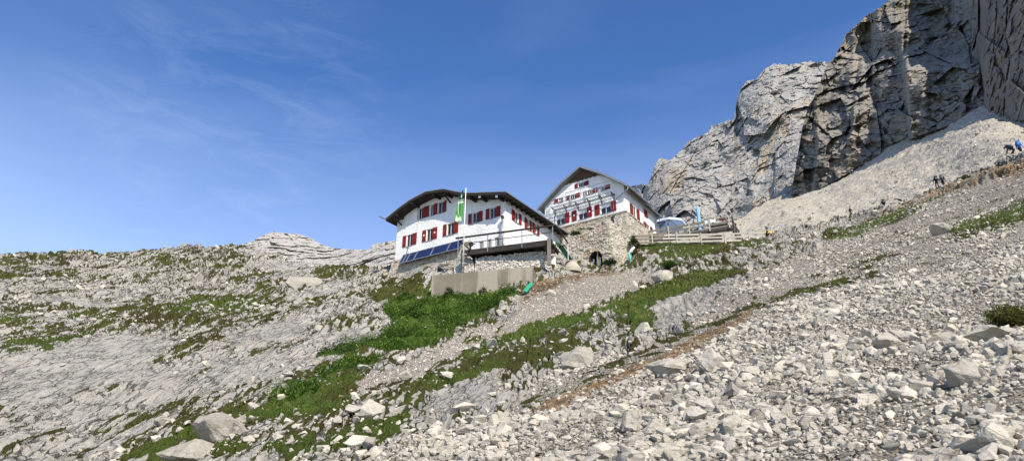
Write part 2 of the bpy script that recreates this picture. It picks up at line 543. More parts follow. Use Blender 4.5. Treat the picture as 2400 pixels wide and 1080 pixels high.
# ------------------------------------------------------------------ the slope between the camera and the huts
CTRL = [(0, 1080, 44), (300, 1080, 40), (600, 1080, 31), (900, 1080, 22.5), (1200, 1080, 16.5), (1800, 1080, 13), (2400, 1080, 11),
        (0, 1250, 32), (600, 1250, 21), (1200, 1250, 11), (2400, 1250, 7.5),
        (0, 960, 53), (300, 960, 49), (600, 960, 41), (900, 960, 32), (1200, 960, 25), (1500, 960, 20), (1800, 960, 17.5), (2100, 960, 15.5), (2400, 960, 14),
        (0, 850, 64), (300, 850, 60), (600, 850, 53), (900, 850, 44.5), (1200, 850, 36), (1500, 850, 28), (1800, 850, 23), (2100, 850, 20), (2400, 850, 18),
        (0, 760, 78), (200, 765, 76), (450, 765, 70), (700, 760, 64), (900, 760, 57), (1100, 760, 52), (1300, 760, 45), (1500, 750, 40), (1800, 750, 31), (2100, 750, 26), (2400, 750, 23.5),
        (0, 700, 93), (250, 700, 92), (500, 690, 88), (700, 690, 79), (850, 680, 73), (0, 640, 108), (300, 640, 108), (600, 640, 98), (800, 645, 86),
        (0, 600, 122), (300, 590, 124), (450, 575, 126), (560, 577, 122), (700, 618, 103), (800, 624, 93), (880, 622, 88),
        (925, 648, 78.5), (1010, 705, 64), (1010, 640, 70), (1050, 618, 75), (1130, 690, 62.5), (1258, 660, 61), (1180, 625, 67.5), (1290, 622, 66), (1340, 634, 69), (1420, 636, 72), (1480, 612, 75), (1500, 575, 77.5), (1640, 572, 78.5), (1800, 557, 81),
        (1500, 680, 57), (1650, 640, 60), (1800, 650, 48), (1800, 600, 62), (2000, 580, 62), (2100, 650, 37), (2250, 600, 41), (2400, 650, 32),
        (2400, 550, 43.5), (2400, 450, 59), (2200, 500, 66), (1900, 530, 90), (1996, 511, 97), (2072, 483, 95), (2204, 441, 90), (2300, 402, 84), (2400, 365, 78), (2600, 280, 70), (2800, 190, 66),
        (-400, 960, 56), (-400, 760, 82), (-400, 610, 125), (2800, 960, 12), (2800, 650, 26), (2800, 450, 42)]
tps = TPS([(a, b) for a, b, _ in CTRL], [math.log(c) for *_, c in CTRL], 2e-5)
CREST_X = [-700, -300, 0, 60, 100, 150, 190, 240, 300, 350, 400, 440, 500, 530, 560, 600, 640, 700, 780, 880, 925, 1180, 1480, 1560, 1800, 1830, 1900, 1996, 2072, 2130, 2204, 2300, 2400, 2600, 2800, 3100]
CREST_Y = [630, 612, 600, 596, 597, 588, 590, 597, 589, 585, 578, 573, 579, 577, 576, 582, 594, 614, 623, 621, 612, 604, 578, 572, 559, 547, 529, 510, 482, 466, 440, 401, 364, 280, 190, 60]


def crest(px): return np.interp(px, CREST_X, CREST_Y)


def slope_d(px, py): return np.exp(tps(px, np.maximum(py, crest(px) - 4)))


STEP = 2.1
us = np.concatenate([np.arange(-700, -60, 12), np.arange(-60, 2460, STEP), np.arange(2460, 3110, 12)])
NVR = 430
tv = np.linspace(0, 1, NVR)
PXg = np.repeat(us[None], NVR, 0)
PYb, PYc = 1200.0, crest(us)
PYg = PYb + (PYc[None] - PYb) * tv[:, None]
Dg = slope_d(PXg, PYg)
BASE = survey(PXg, PYg, Dg)
SH_GRID = PXg.shape
# slope frame of the bedding planes: r runs along the strata, q across them
_p = survey(np.array([450., 620.]), np.array([850., 772.]), slope_d(np.array([450., 620.]), np.array([850., 772.])))
_c = survey(np.array([450.]), np.array([772.]), slope_d(np.array([450.]), np.array([772.])))[0]
BT = (_p[1] - _p[0]) / np.linalg.norm(_p[1] - _p[0])
_n = np.cross(BT, _c - _p[0]); _n /= np.linalg.norm(_n); BM = np.cross(_n, BT)


def bed(P): return P @ BM, P @ BT


def warp(px, py, P, a):
    k = P * .11
    return px + a * fbm(k, 3, 71) + .45 * a * fbm(P * .6, 3, 75), py + .6 * a * fbm(k, 3, 72) + .35 * a * fbm(P * .6, 3, 76)


SCREE = [(800, 1110), (900, 1062), (1010, 1005), (1230, 958), (1480, 858), (1700, 772), (1870, 712), (2090, 655), (2230, 600), (2460, 560), (2900, 500), (3200, 1300), (700, 1300)]
RUBBLE = [(1150, 985), (1330, 850), (1480, 830), (1600, 790), (1690, 700), (1770, 640), (1900, 590), (2000, 545), (2170, 470), (2280, 430), (2420, 380), (2900, 260), (2900, 520), (2230, 610), (1870, 715), (1480, 862), (1230, 962)]
GRAVEL = [[(1190, 752), (1235, 690), (1290, 655), (1330, 640), (1500, 640), (1545, 652), (1450, 690), (1330, 735), (1200, 790), (1120, 812), (1040, 845), (960, 868), (940, 860), (1060, 800), (1110, 772)],
          [(820, 900), (900, 878), (1000, 850), (1010, 862), (900, 905), (840, 930)]]
SOIL = [[(1225, 964), (1300, 932), (1480, 861), (1600, 810), (1720, 761), (1800, 718), (1745, 773), (1600, 833), (1480, 884), (1330, 948), (1240, 980)],
        [(1255, 660), (1320, 640), (1420, 632), (1460, 642), (1330, 650), (1270, 690), (1225, 720)], [(2110, 478), (2210, 444), (2330, 400), (2420, 368), (2420, 395), (2300, 420), (2180, 468), (2030, 520)]]
LUSH = [[(900, 720), (945, 698), (1010, 704), (1060, 690), (1140, 676), (1232, 676), (1215, 705), (1150, 738), (1095, 752), (1070, 772), (1060, 795), (990, 812), (930, 826), (890, 824), (880, 800), (925, 765), (905, 742)],
        [(745, 826), (800, 806), (880, 796), (900, 815), (830, 830), (760, 835)], [(735, 885), (800, 848), (880, 836), (900, 850), (830, 872), (760, 895)],
        [(630, 925), (690, 905), (740, 900), (745, 918), (680, 938), (630, 940)]]
GRASS = [[(420, 1018), (470, 992), (520, 990), (530, 1000), (470, 1028), (430, 1030)], [(500, 1050), (560, 1040), (600, 1052), (580, 1075), (510, 1078)], [(1440, 705), (1490, 690), (1560, 664), (1640, 640), (1725, 627), (1755, 640), (1700, 648), (1640, 672), (1560, 704), (1525, 722), (1525, 748), (1480, 765), (1445, 740)],
         [(1060, 800), (1200, 770), (1330, 745), (1440, 715), (1460, 745), (1350, 790), (1200, 830), (1080, 850)],
         [(520, 985), (640, 930), (760, 895), (860, 880), (800, 960), (700, 985), (560, 992)], [(640, 1050), (760, 1020), (900, 985), (1000, 940), (1010, 960), (900, 1020), (700, 1075)],
         [(1935, 556), (2060, 515), (2165, 486), (2160, 496), (2060, 530), (1950, 562)], [(2215, 552), (2270, 512), (2420, 455), (2420, 510), (2330, 540), (2240, 560)],
         [(1890, 645), (2000, 610), (2120, 585), (2080, 620), (1960, 650)], [(1770, 722), (1900, 680), (2060, 636), (2090, 648), (1900, 705), (1800, 730)],
         [(2325, 745), (2350, 715), (2420, 715), (2420, 768), (2350, 765)], [(1625, 1005), (1670, 988), (1700, 990), (1680, 1008)],
         [(0, 715), (180, 700), (330, 712), (420, 735), (340, 745), (200, 752), (0, 765)], [(0, 790), (150, 770), (300, 745), (480, 700), (640, 690), (600, 720), (400, 760), (180, 810), (0, 830)],
         [(880, 670), (930, 650), (1005, 645), (1005, 700), (930, 700), (860, 715)], [(1480, 590), (1560, 572), (1700, 566), (1790, 565), (1640, 590)],
         [(1150, 700), (1270, 655), (1310, 640), (1300, 655), (1230, 700)], [(1000, 895), (1150, 850), (1330, 800), (1350, 830), (1200, 870), (1020, 920)],
         [(300, 1060), (420, 1040), (420, 1080), (300, 1085)]]
BROWN = [[(1222, 945), (1330, 900), (1400, 870), (1560, 800), (1760, 722), (1900, 676), (2060, 640), (2060, 652), (1900, 698), (1760, 748), (1560, 826), (1400, 896), (1240, 960)]]
BANK = [[(1440, 705), (1490, 688), (1560, 662), (1640, 638), (1725, 625), (1758, 640), (1700, 652), (1640, 676), (1570, 706), (1535, 724), (1530, 750), (1480, 768), (1440, 742)], [(2215, 556), (2270, 510), (2420, 452), (2420, 512), (2330, 542), (2240, 562)], [(1935, 558), (2060, 514), (2165, 485), (2162, 497), (2060, 533), (1950, 565)],
        [(1180, 792), (1330, 752), (1440, 722), (1450, 740), (1350, 776), (1200, 812)], [(1490, 762), (1530, 748), (1530, 765), (1500, 790), (1450, 800)], [(880, 668), (930, 652), (1004, 648), (1004, 690), (900, 706)], [(560, 975), (700, 925), (800, 905), (840, 930), (760, 970), (640, 985)]]
SLAB = [[(0, 850), (180, 800), (330, 780), (400, 800), (330, 870), (150, 930), (0, 960)], [(520, 800), (700, 740), (735, 760), (700, 800), (560, 830)], [(1480, 760), (1540, 712), (1700, 645), (1740, 655), (1640, 740), (1500, 790)],
        [(650, 668), (720, 632), (735, 650), (700, 680)], [(990, 960), (1080, 890), (1190, 870), (1150, 940)], [(40, 712), (120, 700), (190, 706), (90, 716)]]


def union(px, py, polys): return np.max([inpoly(px, py, p) for p in polys], 0)


def masks(px, py, P):
    wx, wy = warp(px, py, P, 26)
    d = np.hypot(P[..., 0], P[..., 1])
    soft = 9
    M = dict(scree=sstep(-12, 12, inpoly(wx, wy, SCREE)), rubble=sstep(-14, 14, inpoly(wx, wy, RUBBLE)),
             gravel=sstep(-soft, soft, union(wx, wy, GRAVEL)), soil=sstep(-6, 6, union(wx, wy, SOIL)),
             lush=sstep(-5, 6, union(wx, wy, LUSH)), gp=sstep(-14, 10, union(wx, wy, GRASS)), slab=sstep(-14, 10, union(wx, wy, SLAB)),
             brown=sstep(-6, 6, union(wx, wy, BROWN)), bank=sstep(-8, 8, union(wx, wy, BANK)))
    return M


def ground(px, py):
    """true position, masks and normals of the slope for an array of bearings"""
    pass


Mk = masks(PXg, PYg, BASE)
N0 = grid_normals(BASE)
N0 *= np.sign((N0 * np.array([0, -.5, 1.])).sum(-1))[..., None]
q, r = bed(BASE)
Mk['slab'] = np.maximum(Mk['slab'], .8 * sstep(.24, .42, fbm(BASE * .055, 3, 190)) * sstep(1150, 950, PXg))
d0 = np.hypot(BASE[..., 0], BASE[..., 1])
Z = np.zeros_like(q)
A3 = lambda a, b, c=Z: np.stack([a, b, c], -1)
loose = np.clip(Mk['scree'] + Mk['rubble'] + Mk['gravel'], 0, 1)
karst = 1 - loose
big = fbm(BASE * .045, 3, 5)
mid = fbm(A3(q / 3.2, r / 8.0), 3, 9)
# bedding steps
def steps(per, s, sharp=.14):
    tt = q / per + .8 * fbm(A3(q / (per * 3), r / (per * 5)), 3, s)
    fr = tt - np.floor(tt)
    return np.where(fr < 1 - sharp, fr / (1 - sharp), (1 - fr) / sharp)


ledge = steps(2.6, 20, .2) * .34 * sstep(-.45, .35, fbm(A3(q / 6, r / 14), 2, 31)) + steps(1.05, 24, .3) * .13 * sstep(-.3, .3, fbm(A3(q / 3, r / 9), 2, 35))
cn1 = perlin(A3(q / .8, r / 4.6), 41) + .5 * perlin(A3(q / .36, r / 1.8), 42)
cn2 = perlin(A3(q / 2.2, r / 2.4), 43) + .4 * perlin(A3(q / .9, r / 1.1), 44)
crack = np.maximum(np.exp(-(cn1 / .11) ** 2), .8 * np.exp(-(cn2 / .08) ** 2) * sstep(-.1, .35, mid))
f1, f2, cid = worley(A3(q / 1.05 + .3 * cn2, r / 2.3), 3, 2)
block = (cid - .5) * .30 + (np.minimum(f2 - f1, .25) / .25 - 1) * .28
blocky = sstep(.0, .4, fbm(BASE * .09, 3, 50) + .12)
fluted = np.abs(perlin(A3(q / .42, r / 6), 61)) * Mk['slab'] * sstep(1300, 1450, PXg) * .5
rockdisp = (1.25 * ledge - .30 * crack) * (1 - .8 * Mk['slab']) + block * blocky * (1 - Mk['slab']) + .07 * fbm(A3(q / .9, r / 2.5), 4, 55) - fluted
loosed = .07 * fbm(BASE * .9, 4, 57)
far_boost = .75 + .6 * sstep(40, 110, d0)
calm = 1 - .75 * sstep(-30, 20, inpoly(PXg, PYg, [(930, 640), (1010, 700), (1280, 655), (1480, 640), (1600, 600), (1810, 565), (1810, 540), (930, 560)]))
disp = calm * karst * rockdisp * far_boost + loose * loosed + .45 * big * sstep(14, 60, d0) + .35 * karst * fbm(BASE * .16, 3, 59) * sstep(20, 60, d0)
# vegetation: olive turf in hollows and cracks, lush green below the wall
gn = .95 * fbm(A3(q / .5, r / 3.4), 4, 80, .65) + .35 * fbm(A3(q / 3.5, r / 8), 3, 82) + .35 * fbm(BASE * .06, 3, 84)
bias = -.205 + (.32 + .16 * sstep(760, 800, PYg)) * (1 - .42 * sstep(800, 720, PXg) * sstep(860, 830, PYg)) * Mk['gp'] + .12 * sstep(820, 900, PYg) * sstep(500, 800, PXg) * (1 - Mk['scree']) - .55 * Mk['slab'] - .45 * Mk['scree'] - .25 * Mk['rubble'] - .45 * Mk['gravel'] + .16 * crack * karst - .5 * sstep(.05, .2, block) * blocky * karst + .08 * sstep(60, 90, d0) * karst
grass = sstep(-.07, .09, gn * 1.1 + bias)
grass = np.maximum(grass, .95 * Mk['lush'] * sstep(-.55, -.25, gn))
grass = np.maximum(grass, Mk['brown'] * sstep(-.12, .12, fbm(BASE * 1.3, 4, 90)))
grass = np.maximum(grass, Mk['bank'] * sstep(-.52, -.26, gn + .25 * fbm(BASE * .7, 3, 99)))
grass *= (1 - .7 * Mk['soil'])
near_scree = Mk['scree'] * (1 - np.clip(union(PXg, PYg, GRASS + BROWN) / 10 + .5, 0, 1))
grass *= 1 - near_scree
disp = disp + grass * (.08 + .10 * fbm(BASE * 1.2, 4, 91)) * (1 + .5 * Mk['gp'])
GR = BASE + N0 * disp[..., None]
# rows behind the crest so that the ridge has a far side, rows in front down to the photographer's feet
back = [(1.02, -.12), (1.05, -.9), (1.1, -2.6), (1.18, -6), (1.35, -16)]
rowsb = [GR[-1] * np.array([k, k, 1]) + np.array([0, 0, z]) for k, z in back]
hd = GR[0] / np.linalg.norm(GR[0][:, :2], axis=1)[:, None] * np.array([1, 1, 0])
feet = hd * 1.2 + np.array([0, 0, -1.75])
rowsf = [feet * (1 - k) + GR[0] * k + np.array([0, 0, -.25 * math.sin(k * math.pi)]) for k in (0, .15, .3, .45, .6, .72, .83, .92)]
FULL = np.concatenate([np.stack(rowsf), GR, np.stack(rowsb)], 0)
pad = lambda a: np.concatenate([np.repeat(a[:1], len(rowsf), 0), a, np.repeat(a[-1:], len(rowsb), 0)], 0)
lushc = np.maximum(Mk['lush'], .45 * sstep(-.1, .3, fbm(BASE * .12, 2, 95)) * sstep(900, 700, PYg) * 0 + np.clip(.62 * Mk['gp'] + .3 * Mk['bank'], 0, 1) * sstep(.0, .25, fbm(BASE * .1, 2, 96) + .12))
lushc = np.maximum(lushc, .7 * Mk['bank'] * sstep(-.15, .2, fbm(BASE * .3, 3, 98) + .15) * sstep(1350, 1480, PXg) * sstep(1800, 1740, PXg))
gravc = np.clip(Mk['gravel'] * (1 - Mk['scree']) + .5 * Mk['rubble'], 0, 1); finec = np.clip(Mk['scree'] + .35 * Mk['rubble'], 0, 1)
soilc = np.clip(Mk['soil'] * sstep(-.75, -.25, fbm(BASE * .9, 3, 97)), 0, 1)
me = np_mesh('slope', FULL.reshape(-1, 3), grid_faces(FULL.shape[0], FULL.shape[1]), [MG], smooth=True,
             attrs=dict(grass=pad(grass), lush=pad(lushc), gravel=pad(gravc), soil=pad(soilc), shaded_fines=pad(finec), slab=pad(Mk['slab']), bq=pad(q), br=pad(r)))
slope = link(bpy.data.objects.new('ground', me)); tag(slope, 'pale limestone slope with turf, slabs and loose scree below the two huts', kind='structure')
print('terrain', round(time.time() - T0, 1), FULL.shape)
print('z monotonic check', [(int(us[i]), bool((np.diff(BASE[:, i, 2]) > -1e-3).all()), bool((np.diff(d0[:, i]) > 0).all())) for i in range(60, len(us), 130)])


def on_slope(px, py):
    """point of the built ground nearest to a bearing (bilinear in the ground grid)"""
    px = np.asarray(px, float); py = np.asarray(py, float)
    i = np.clip(np.searchsorted(us, px) - 1, 0, len(us) - 2)
    fu = np.clip((px - us[i]) / (us[i + 1] - us[i]), 0, 1)
    c = crest(px)
    t = np.clip((py - PYb) / (c - PYb), 0, 1) * (NVR - 1)
    j = np.clip(np.floor(t).astype(int), 0, NVR - 2); fv = t - j
    w = lambda A: ((A[j, i] * ((1 - fu) * (1 - fv))[..., None] + A[j, i + 1] * (fu * (1 - fv))[..., None]) + A[j + 1, i] * ((1 - fu) * fv)[..., None] + A[j + 1, i + 1] * (fu * fv)[..., None])
    return w(GR), w(N0), (j, i)


# ------------------------------------------------------------------ the hillside to either side and behind the photographer (outside the picture)
for side_, colm in ((1, FULL[:, -1]), (-1, FULL[:, 0])):
    an = np.concatenate([[0, .02, .05], np.linspace(.1, 2.75, 30)]) * side_; colm = colm[::3] if len(colm) > 60 else colm
    X_ = colm[:, None, 0] * np.cos(an) + colm[:, None, 1] * np.sin(an); Y_ = -colm[:, None, 0] * np.sin(an) + colm[:, None, 1] * np.cos(an)
    zh = -1.9 + .34 * Y_ + .16 * X_; w_ = sstep(0, 1.15, np.abs(an))[None]
    HB = np.stack([X_, Y_, colm[:, 2:3] * (1 - w_) + np.minimum(zh, colm[:, 2:3] + 3) * w_], -1); zz_ = np.zeros(HB.shape[:2])
    HB[..., 2] += np.where(np.abs(an) > .04, .25 * fbm(HB * .8, 4, 180), 0)
    me = np_mesh('hillside', HB.reshape(-1, 3), grid_faces(*HB.shape[:2]), [MG], smooth=True, attrs=dict(grass=zz_, lush=zz_, gravel=zz_ + .6, soil=zz_, shaded_fines=zz_ + .3, slab=zz_, bq=HB[..., 0], br=HB[..., 1]))
    tag(link(bpy.data.objects.new('hillside', me)), kind='structure')
# ------------------------------------------------------------------ loose rock
def rock_material():
    t = NT('loose_limestone'); v = t.pos(); tone = t.attr('tone')
    c = t.ramp(tone, [(0, (.20, .18, .142)), (.35, (.35, .318, .258)), (.75, (.455, .415, .34)), (1, (.63, .55, .445))])
    c = t.mix(t.rng(t.noise(v, 5, 6, .65), .35, .7, .0, .45), c, (.50, .485, .45))
    c = t.mix(t.rng(t.noise(v, 1.7, 4, .6), .58, .72, 0, .5), c, (.43, .34, .235))
    c = t.mix(t.rng(t.noise(v, 14, 6, .75), .42, .28, 0, .55), c, (.14, .135, .12))
    ck = t.rng(t.vor(t.pos((1.6, 1.6, 4), (.4, .3, .2)), 1.3, 'DISTANCE_TO_EDGE'), 0, .05, 1, 0)
    c = t.mix(t.math('MULTIPLY', ck, t.rng(t.noise(v, 2.2, 3), .48, .58, 0, .7)), c, (.10, .092, .075))
    h = t.math('ADD', t.noise(v, 11, 8, .72), t.math('MULTIPLY', t.noise(t.pos((2, 2, 9), (.5, .3, 0)), 3, 5), .6))
    return t.done(c, .92, t.bump(h, .85, .05), spec=.15)


M_ROCK = rock_material()


def hull(seed, n=14, flat=.7, cut=.75):
    rg = random.Random(seed); bm = bmesh.new()
    for _ in range(n):
        d = Vector((rg.gauss(0, 1), rg.gauss(0, 1), rg.gauss(0, 1))).normalized() * rg.uniform(cut, 1)
        bm.verts.new((d.x * rg.uniform(.85, 1.15), d.y * rg.uniform(.6, .9), d.z * flat))
    res = bmesh.ops.convex_hull(bm, input=bm.verts[:])
    bmesh.ops.delete(bm, geom=list({g for g in res['geom_interior'] + res['geom_unused'] if isinstance(g, bmesh.types.BMVert)}), context='VERTS')
    bmesh.ops.triangulate(bm, faces=bm.faces[:])
    return bm


def bm_np(bm):
    bm.verts.index_update()
    V = np.array([v.co[:] for v in bm.verts], np.float32); Fc = np.array([[v.index for v in f.verts] for f in bm.faces], np.int32)
    bm.free(); return V, Fc


PROTO_LO = [bm_np(hull(100 + k, 9, .66, .85)) for k in range(14)]
PROTO_MD = [bm_np(hull(200 + k, 13, .68, .85)) for k in range(26)]


def rock_hi(seed, flat=.66, n=13, rough=.035):
    """angular block with chipped faces"""
    bm = hull(seed, n, flat, .82)
    es = [e for e in bm.edges if e.calc_face_angle(0) > .35]
    bmesh.ops.bevel(bm, geom=es, offset=.022, segments=1, affect='EDGES', profile=.6, clamp_overlap=True)
    bmesh.ops.triangulate(bm, faces=bm.faces[:])
    for _ in range(2):
        bmesh.ops.subdivide_edges(bm, edges=[e for e in bm.edges if e.calc_length() > .16], cuts=1)
        bmesh.ops.triangulate(bm, faces=bm.faces[:])
    V, Fc = bm_np(bm)
    n1 = fbm(V * 2.2 + seed, 3, seed); n2 = ridged(V * np.array([3, 3, 9.]) + seed * 1.7, 3, seed + 5)
    L = np.linalg.norm(V, axis=1)[:, None]
    V = V + V / L * (n1 * rough * 1.6 + n2 * rough * .7)[:, None]
    return V, Fc


def rot_np(n):
    """random tilts about a random heading"""
    h = rng.uniform(0, 2 * np.pi, n); t1 = rng.normal(0, .42, n); t2 = rng.normal(0, .42, n)
    c, s = np.cos(h), np.sin(h); Z0, O = np.zeros(n), np.ones(n)
    Rz = np.stack([np.stack([c, -s, Z0], -1), np.stack([s, c, Z0], -1), np.stack([Z0, Z0, O], -1)], -2)
    c, s = np.cos(t1), np.sin(t1)
    Rx = np.stack([np.stack([O, Z0, Z0], -1), np.stack([Z0, c, -s], -1), np.stack([Z0, s, c], -1)], -2)
    c, s = np.cos(t2), np.sin(t2)
    Ry = np.stack([np.stack([c, Z0, s], -1), np.stack([Z0, O, Z0], -1), np.stack([-s, Z0, c], -1)], -2)
    return Rx @ Ry @ Rz


def scatter(weight, zone):
    """Poisson scatter over the built slope: weight = stones per square metre on each grid cell"""
    a = GR[:-1, 1:] - GR[:-1, :-1]; b = GR[1:, :-1] - GR[:-1, :-1]
    ar = np.linalg.norm(np.cross(a, b), axis=-1)
    ar = np.minimum(ar, 6 * (STEP * d0[:-1, :-1] / F) ** 2 * 10)
    wgt = ar * weight[:-1, :-1]
    wgt[:, us[:-1] < -160] = 0; wgt[:, us[:-1] > 3000] = 0; wgt[:, us[:-1] > 2490] *= .8
    n = rng.poisson(wgt); j, i = np.nonzero(n); rep = n[j, i]
    j = np.repeat(j, rep); i = np.repeat(i, rep)
    fu = rng.random(len(j))[:, None]; fv = rng.random(len(j))[:, None]
    P = GR[j, i] * (1 - fu) * (1 - fv) + GR[j, i + 1] * fu * (1 - fv) + GR[j + 1, i] * (1 - fu) * fv + GR[j + 1, i + 1] * fu * fv
    return P, N0[j, i], d0[j, i], j, i


# bearings kept clear of stones: the buildings' feet
KEEP = [(1000, 700), (1000, 560), (1490, 545), (1495, 600), (1470, 640), (1300, 640), (1260, 662), (1230, 640), (1010, 712)]
keep = np.clip(inpoly(PXg, PYg, KEEP) / 4 + .5, 0, 1)
lawn = np.clip(grass * 1.3 - .2, 0, 1) * (1 - .35 * (1 - np.clip(Mk['lush'], 0, 1)))
W = {}
W['scree'] = Mk['scree'] * 74 * (1 - .6 * np.clip(grass, 0, 1)) * (1 - .93 * Mk['soil']) * (1 - .9 * Mk['brown'])
W['rubble'] = np.clip(Mk['rubble'] - Mk['scree'], 0, 1) * 30 * (.25 + .75 * sstep(-.2, .2, fbm(BASE * .22, 3, 172))) * (1 - .6 * grass) * (1 - .7 * Mk['soil']) * (1 - .85 * Mk['brown'])
W['gravel'] = np.clip(Mk['gravel'] - Mk['scree'], 0, 1) * 34 * (1 - .8 * grass)
W['karst'] = np.clip(karst, 0, 1) * (.3 + 2.4 * sstep(.05, .35, fbm(BASE * .13, 3, 131)) + 3.0 * sstep(820, 1000, PYg) * sstep(350, 600, PXg)) * (1 - .8 * lawn) * (1 - .9 * Mk['slab']) * (1 - .92 * Mk['bank'])
SMIN = dict(scree=.058, rubble=.055, gravel=.035, karst=.07); SMAX = dict(scree=.27, rubble=.24, gravel=.15, karst=.62); POW = dict(scree=2.5, rubble=2.4, gravel=2.8, karst=2.0)
allP, allN, allS, allD, allZ = [], [], [], [], []
for zi, z in enumerate(('scree', 'rubble', 'gravel', 'karst')):
    P, N, D, j, i = scatter(W[z] * (1 - keep), z)
    s = SMIN[z] * (1 - rng.random(len(P))) ** (-1 / POW[z])
    s = np.minimum(s, SMAX[z] * rng.uniform(.5, 1, len(P)))
    if z in ('scree', 'rubble'): s = s * (.62 + .75 * sstep(-.35, .4, fbm(P * .35, 3, 160 + zi)))
    ok = s > D * .0011
    P, N, D, s = P[ok], N[ok], D[ok], s[ok]
    print(z, len(P))
    allP.append(P); allN.append(N); allS.append(s); allD.append(D); allZ.append(np.full(len(P), zi))
RP, RN, RS, RD, RZ = map(np.concatenate, (allP, allN, allS, allD, allZ))
app = RS / RD
# in-frame test for choosing the stones that show largest
X = RP[:, 0]; dep = RP[:, 1] * CP + RP[:, 2] * SP; Yc = -RP[:, 1] * SP + RP[:, 2] * CP
fx = 1200 + F * X / dep; fy = 540 - F * Yc / dep
inside = (fx > 0) & (fx < 2400) & (fy > 0) & (fy < 1085)
order = np.argsort(-np.where(inside, app, 0)); bigI = order[:286]
small = np.ones(len(RP), bool); small[bigI] = False


def rock_mesh(idx, protos, name):
    n = len(idx); pk = rng.integers(0, len(protos), n); Rm = rot_np(n)
    tone = np.clip(rng.normal(.5, .25, n) + np.where(RZ[idx] == 2, .42, 0) + .25 * fbm(RP[idx] * .18, 2, 170), 0, 1)
    Vs, Fs, Ts, off = [], [], [], 0
    for k, (V, Fc) in enumerate(protos):
        sel = np.nonzero(pk == k)[0]
        if not len(sel): continue
        s = RS[idx[sel]][:, None, None]
        W_ = np.einsum('nij,vj->nvi', Rm[sel], V) * s
        c = RP[idx[sel]] + RN[idx[sel]] * (RS[idx[sel]] * rng.uniform(-.1, .42, len(sel)))[:, None]
        W_ = W_ + c[:, None, :]
        Vs.append(W_.reshape(-1, 3)); Fs.append((Fc[None] + (np.arange(len(sel)) * len(V))[:, None, None] + off).reshape(-1, 3))
        Ts.append(np.repeat(tone[sel], len(V))); off += len(sel) * len(V)
    me = np_mesh(name, np.concatenate(Vs), np.concatenate(Fs), [M_ROCK], smooth=False, attrs=dict(tone=np.concatenate(Ts)))
    return me


si = np.nonzero(small)[0]
near = si[(app[si] > .0042)]; farr = si[(app[si] <= .0042)]
loose_zone = RZ <= 1
for nm, sel, lab in (('scree_stones', loose_zone, 'loose pale angular stones covering the scree slope on the right'), ('scattered_stones', ~loose_zone, 'small stones and gravel strewn between the slabs and turf on the left')):
    ms = []
    for idx, pr in ((near[sel[near]], PROTO_MD), (farr[sel[farr]], PROTO_LO)):
        if len(idx): ms.append(rock_mesh(idx, pr, nm))
    o = link(bpy.data.objects.new(nm, ms[0]))
    if len(ms) > 1:      # fold the finer half into the same object
        bm = bmesh.new(); bm.from_mesh(ms[0]); bm.from_mesh(ms[1]); bm.to_mesh(ms[0]); bm.free(); bpy.data.meshes.remove(ms[1])
    tag(o, lab, 'stones', kind='stuff')
    print(nm, len(ms[0].polygons), round(time.time() - T0, 1))

# the largest loose blocks, each one its own object
HI = []
for k in range(16):
    V, Fc = rock_hi(300 + k, rng.uniform(.5, .8))
    HI.append((np_mesh('loose_block', V, Fc, [M_ROCK], smooth=False, attrs=dict(tone=np.full(len(V), np.clip(rng.normal(.5, .22), 0, 1)))), V))
for n_, k in enumerate(bigI):
    me, _ = HI[n_ % len(HI)]
    o = link(bpy.data.objects.new('loose_block', me))
    s = RS[k]; o.scale = (s * rng.uniform(.95, 1.25), s * rng.uniform(.9, 1.15), s * rng.uniform(.85, 1.15))
    o.location = Vector(RP[k] + RN[k] * s * rng.uniform(.05, .4))
    o.rotation_euler = (rng.normal(0, .4), rng.normal(0, .4), rng.uniform(0, 6.28))
    if RZ[k] <= 1: tag(o, 'pale grey angular block lying loose among smaller stones of the scree', 'rock', 'larger blocks in the scree')
    else: tag(o, 'weathered limestone block lying on the slabs and turf left of the scree', 'rock', 'blocks scattered on the slabs and turf')


# ------------------------------------------------------------------ boulders one can tell apart
def boulder(label, px, py, wpx, hpx, seed, flat=None, yaw=0, tone=.5, sink=.18, tilt=0):
    P, N, _ = on_slope(px, py); d = math.hypot(P[0], P[1]); rng_d = float(np.linalg.norm(P))
    w = wpx / F * rng_d; h = hpx / F * rng_d * 1.05
    V, Fc = rock_hi(seed, .72, 20, .045)
    V = V - (V.max(0) + V.min(0)) / 2; V = V / (V.max(0) - V.min(0))
    # finer chipping
    V = V + V * (.10 * ridged(V * 4 + seed, 4, seed) + .10 * fbm(V * 2.2 + seed, 2, seed + 9))[:, None]
    me = np_mesh('boulder', V, Fc, [M_ROCK], smooth=False, attrs=dict(tone=np.full(len(V), tone)))
    o = link(bpy.data.objects.new('boulder', me)); o.scale = (w, w * .8, h * 1.15)
    o.location = Vector(P) + Vector((0, 0, h * (.5 - sink))); o.rotation_euler = (tilt, 0, yaw)
    tag(o, label, 'boulder')


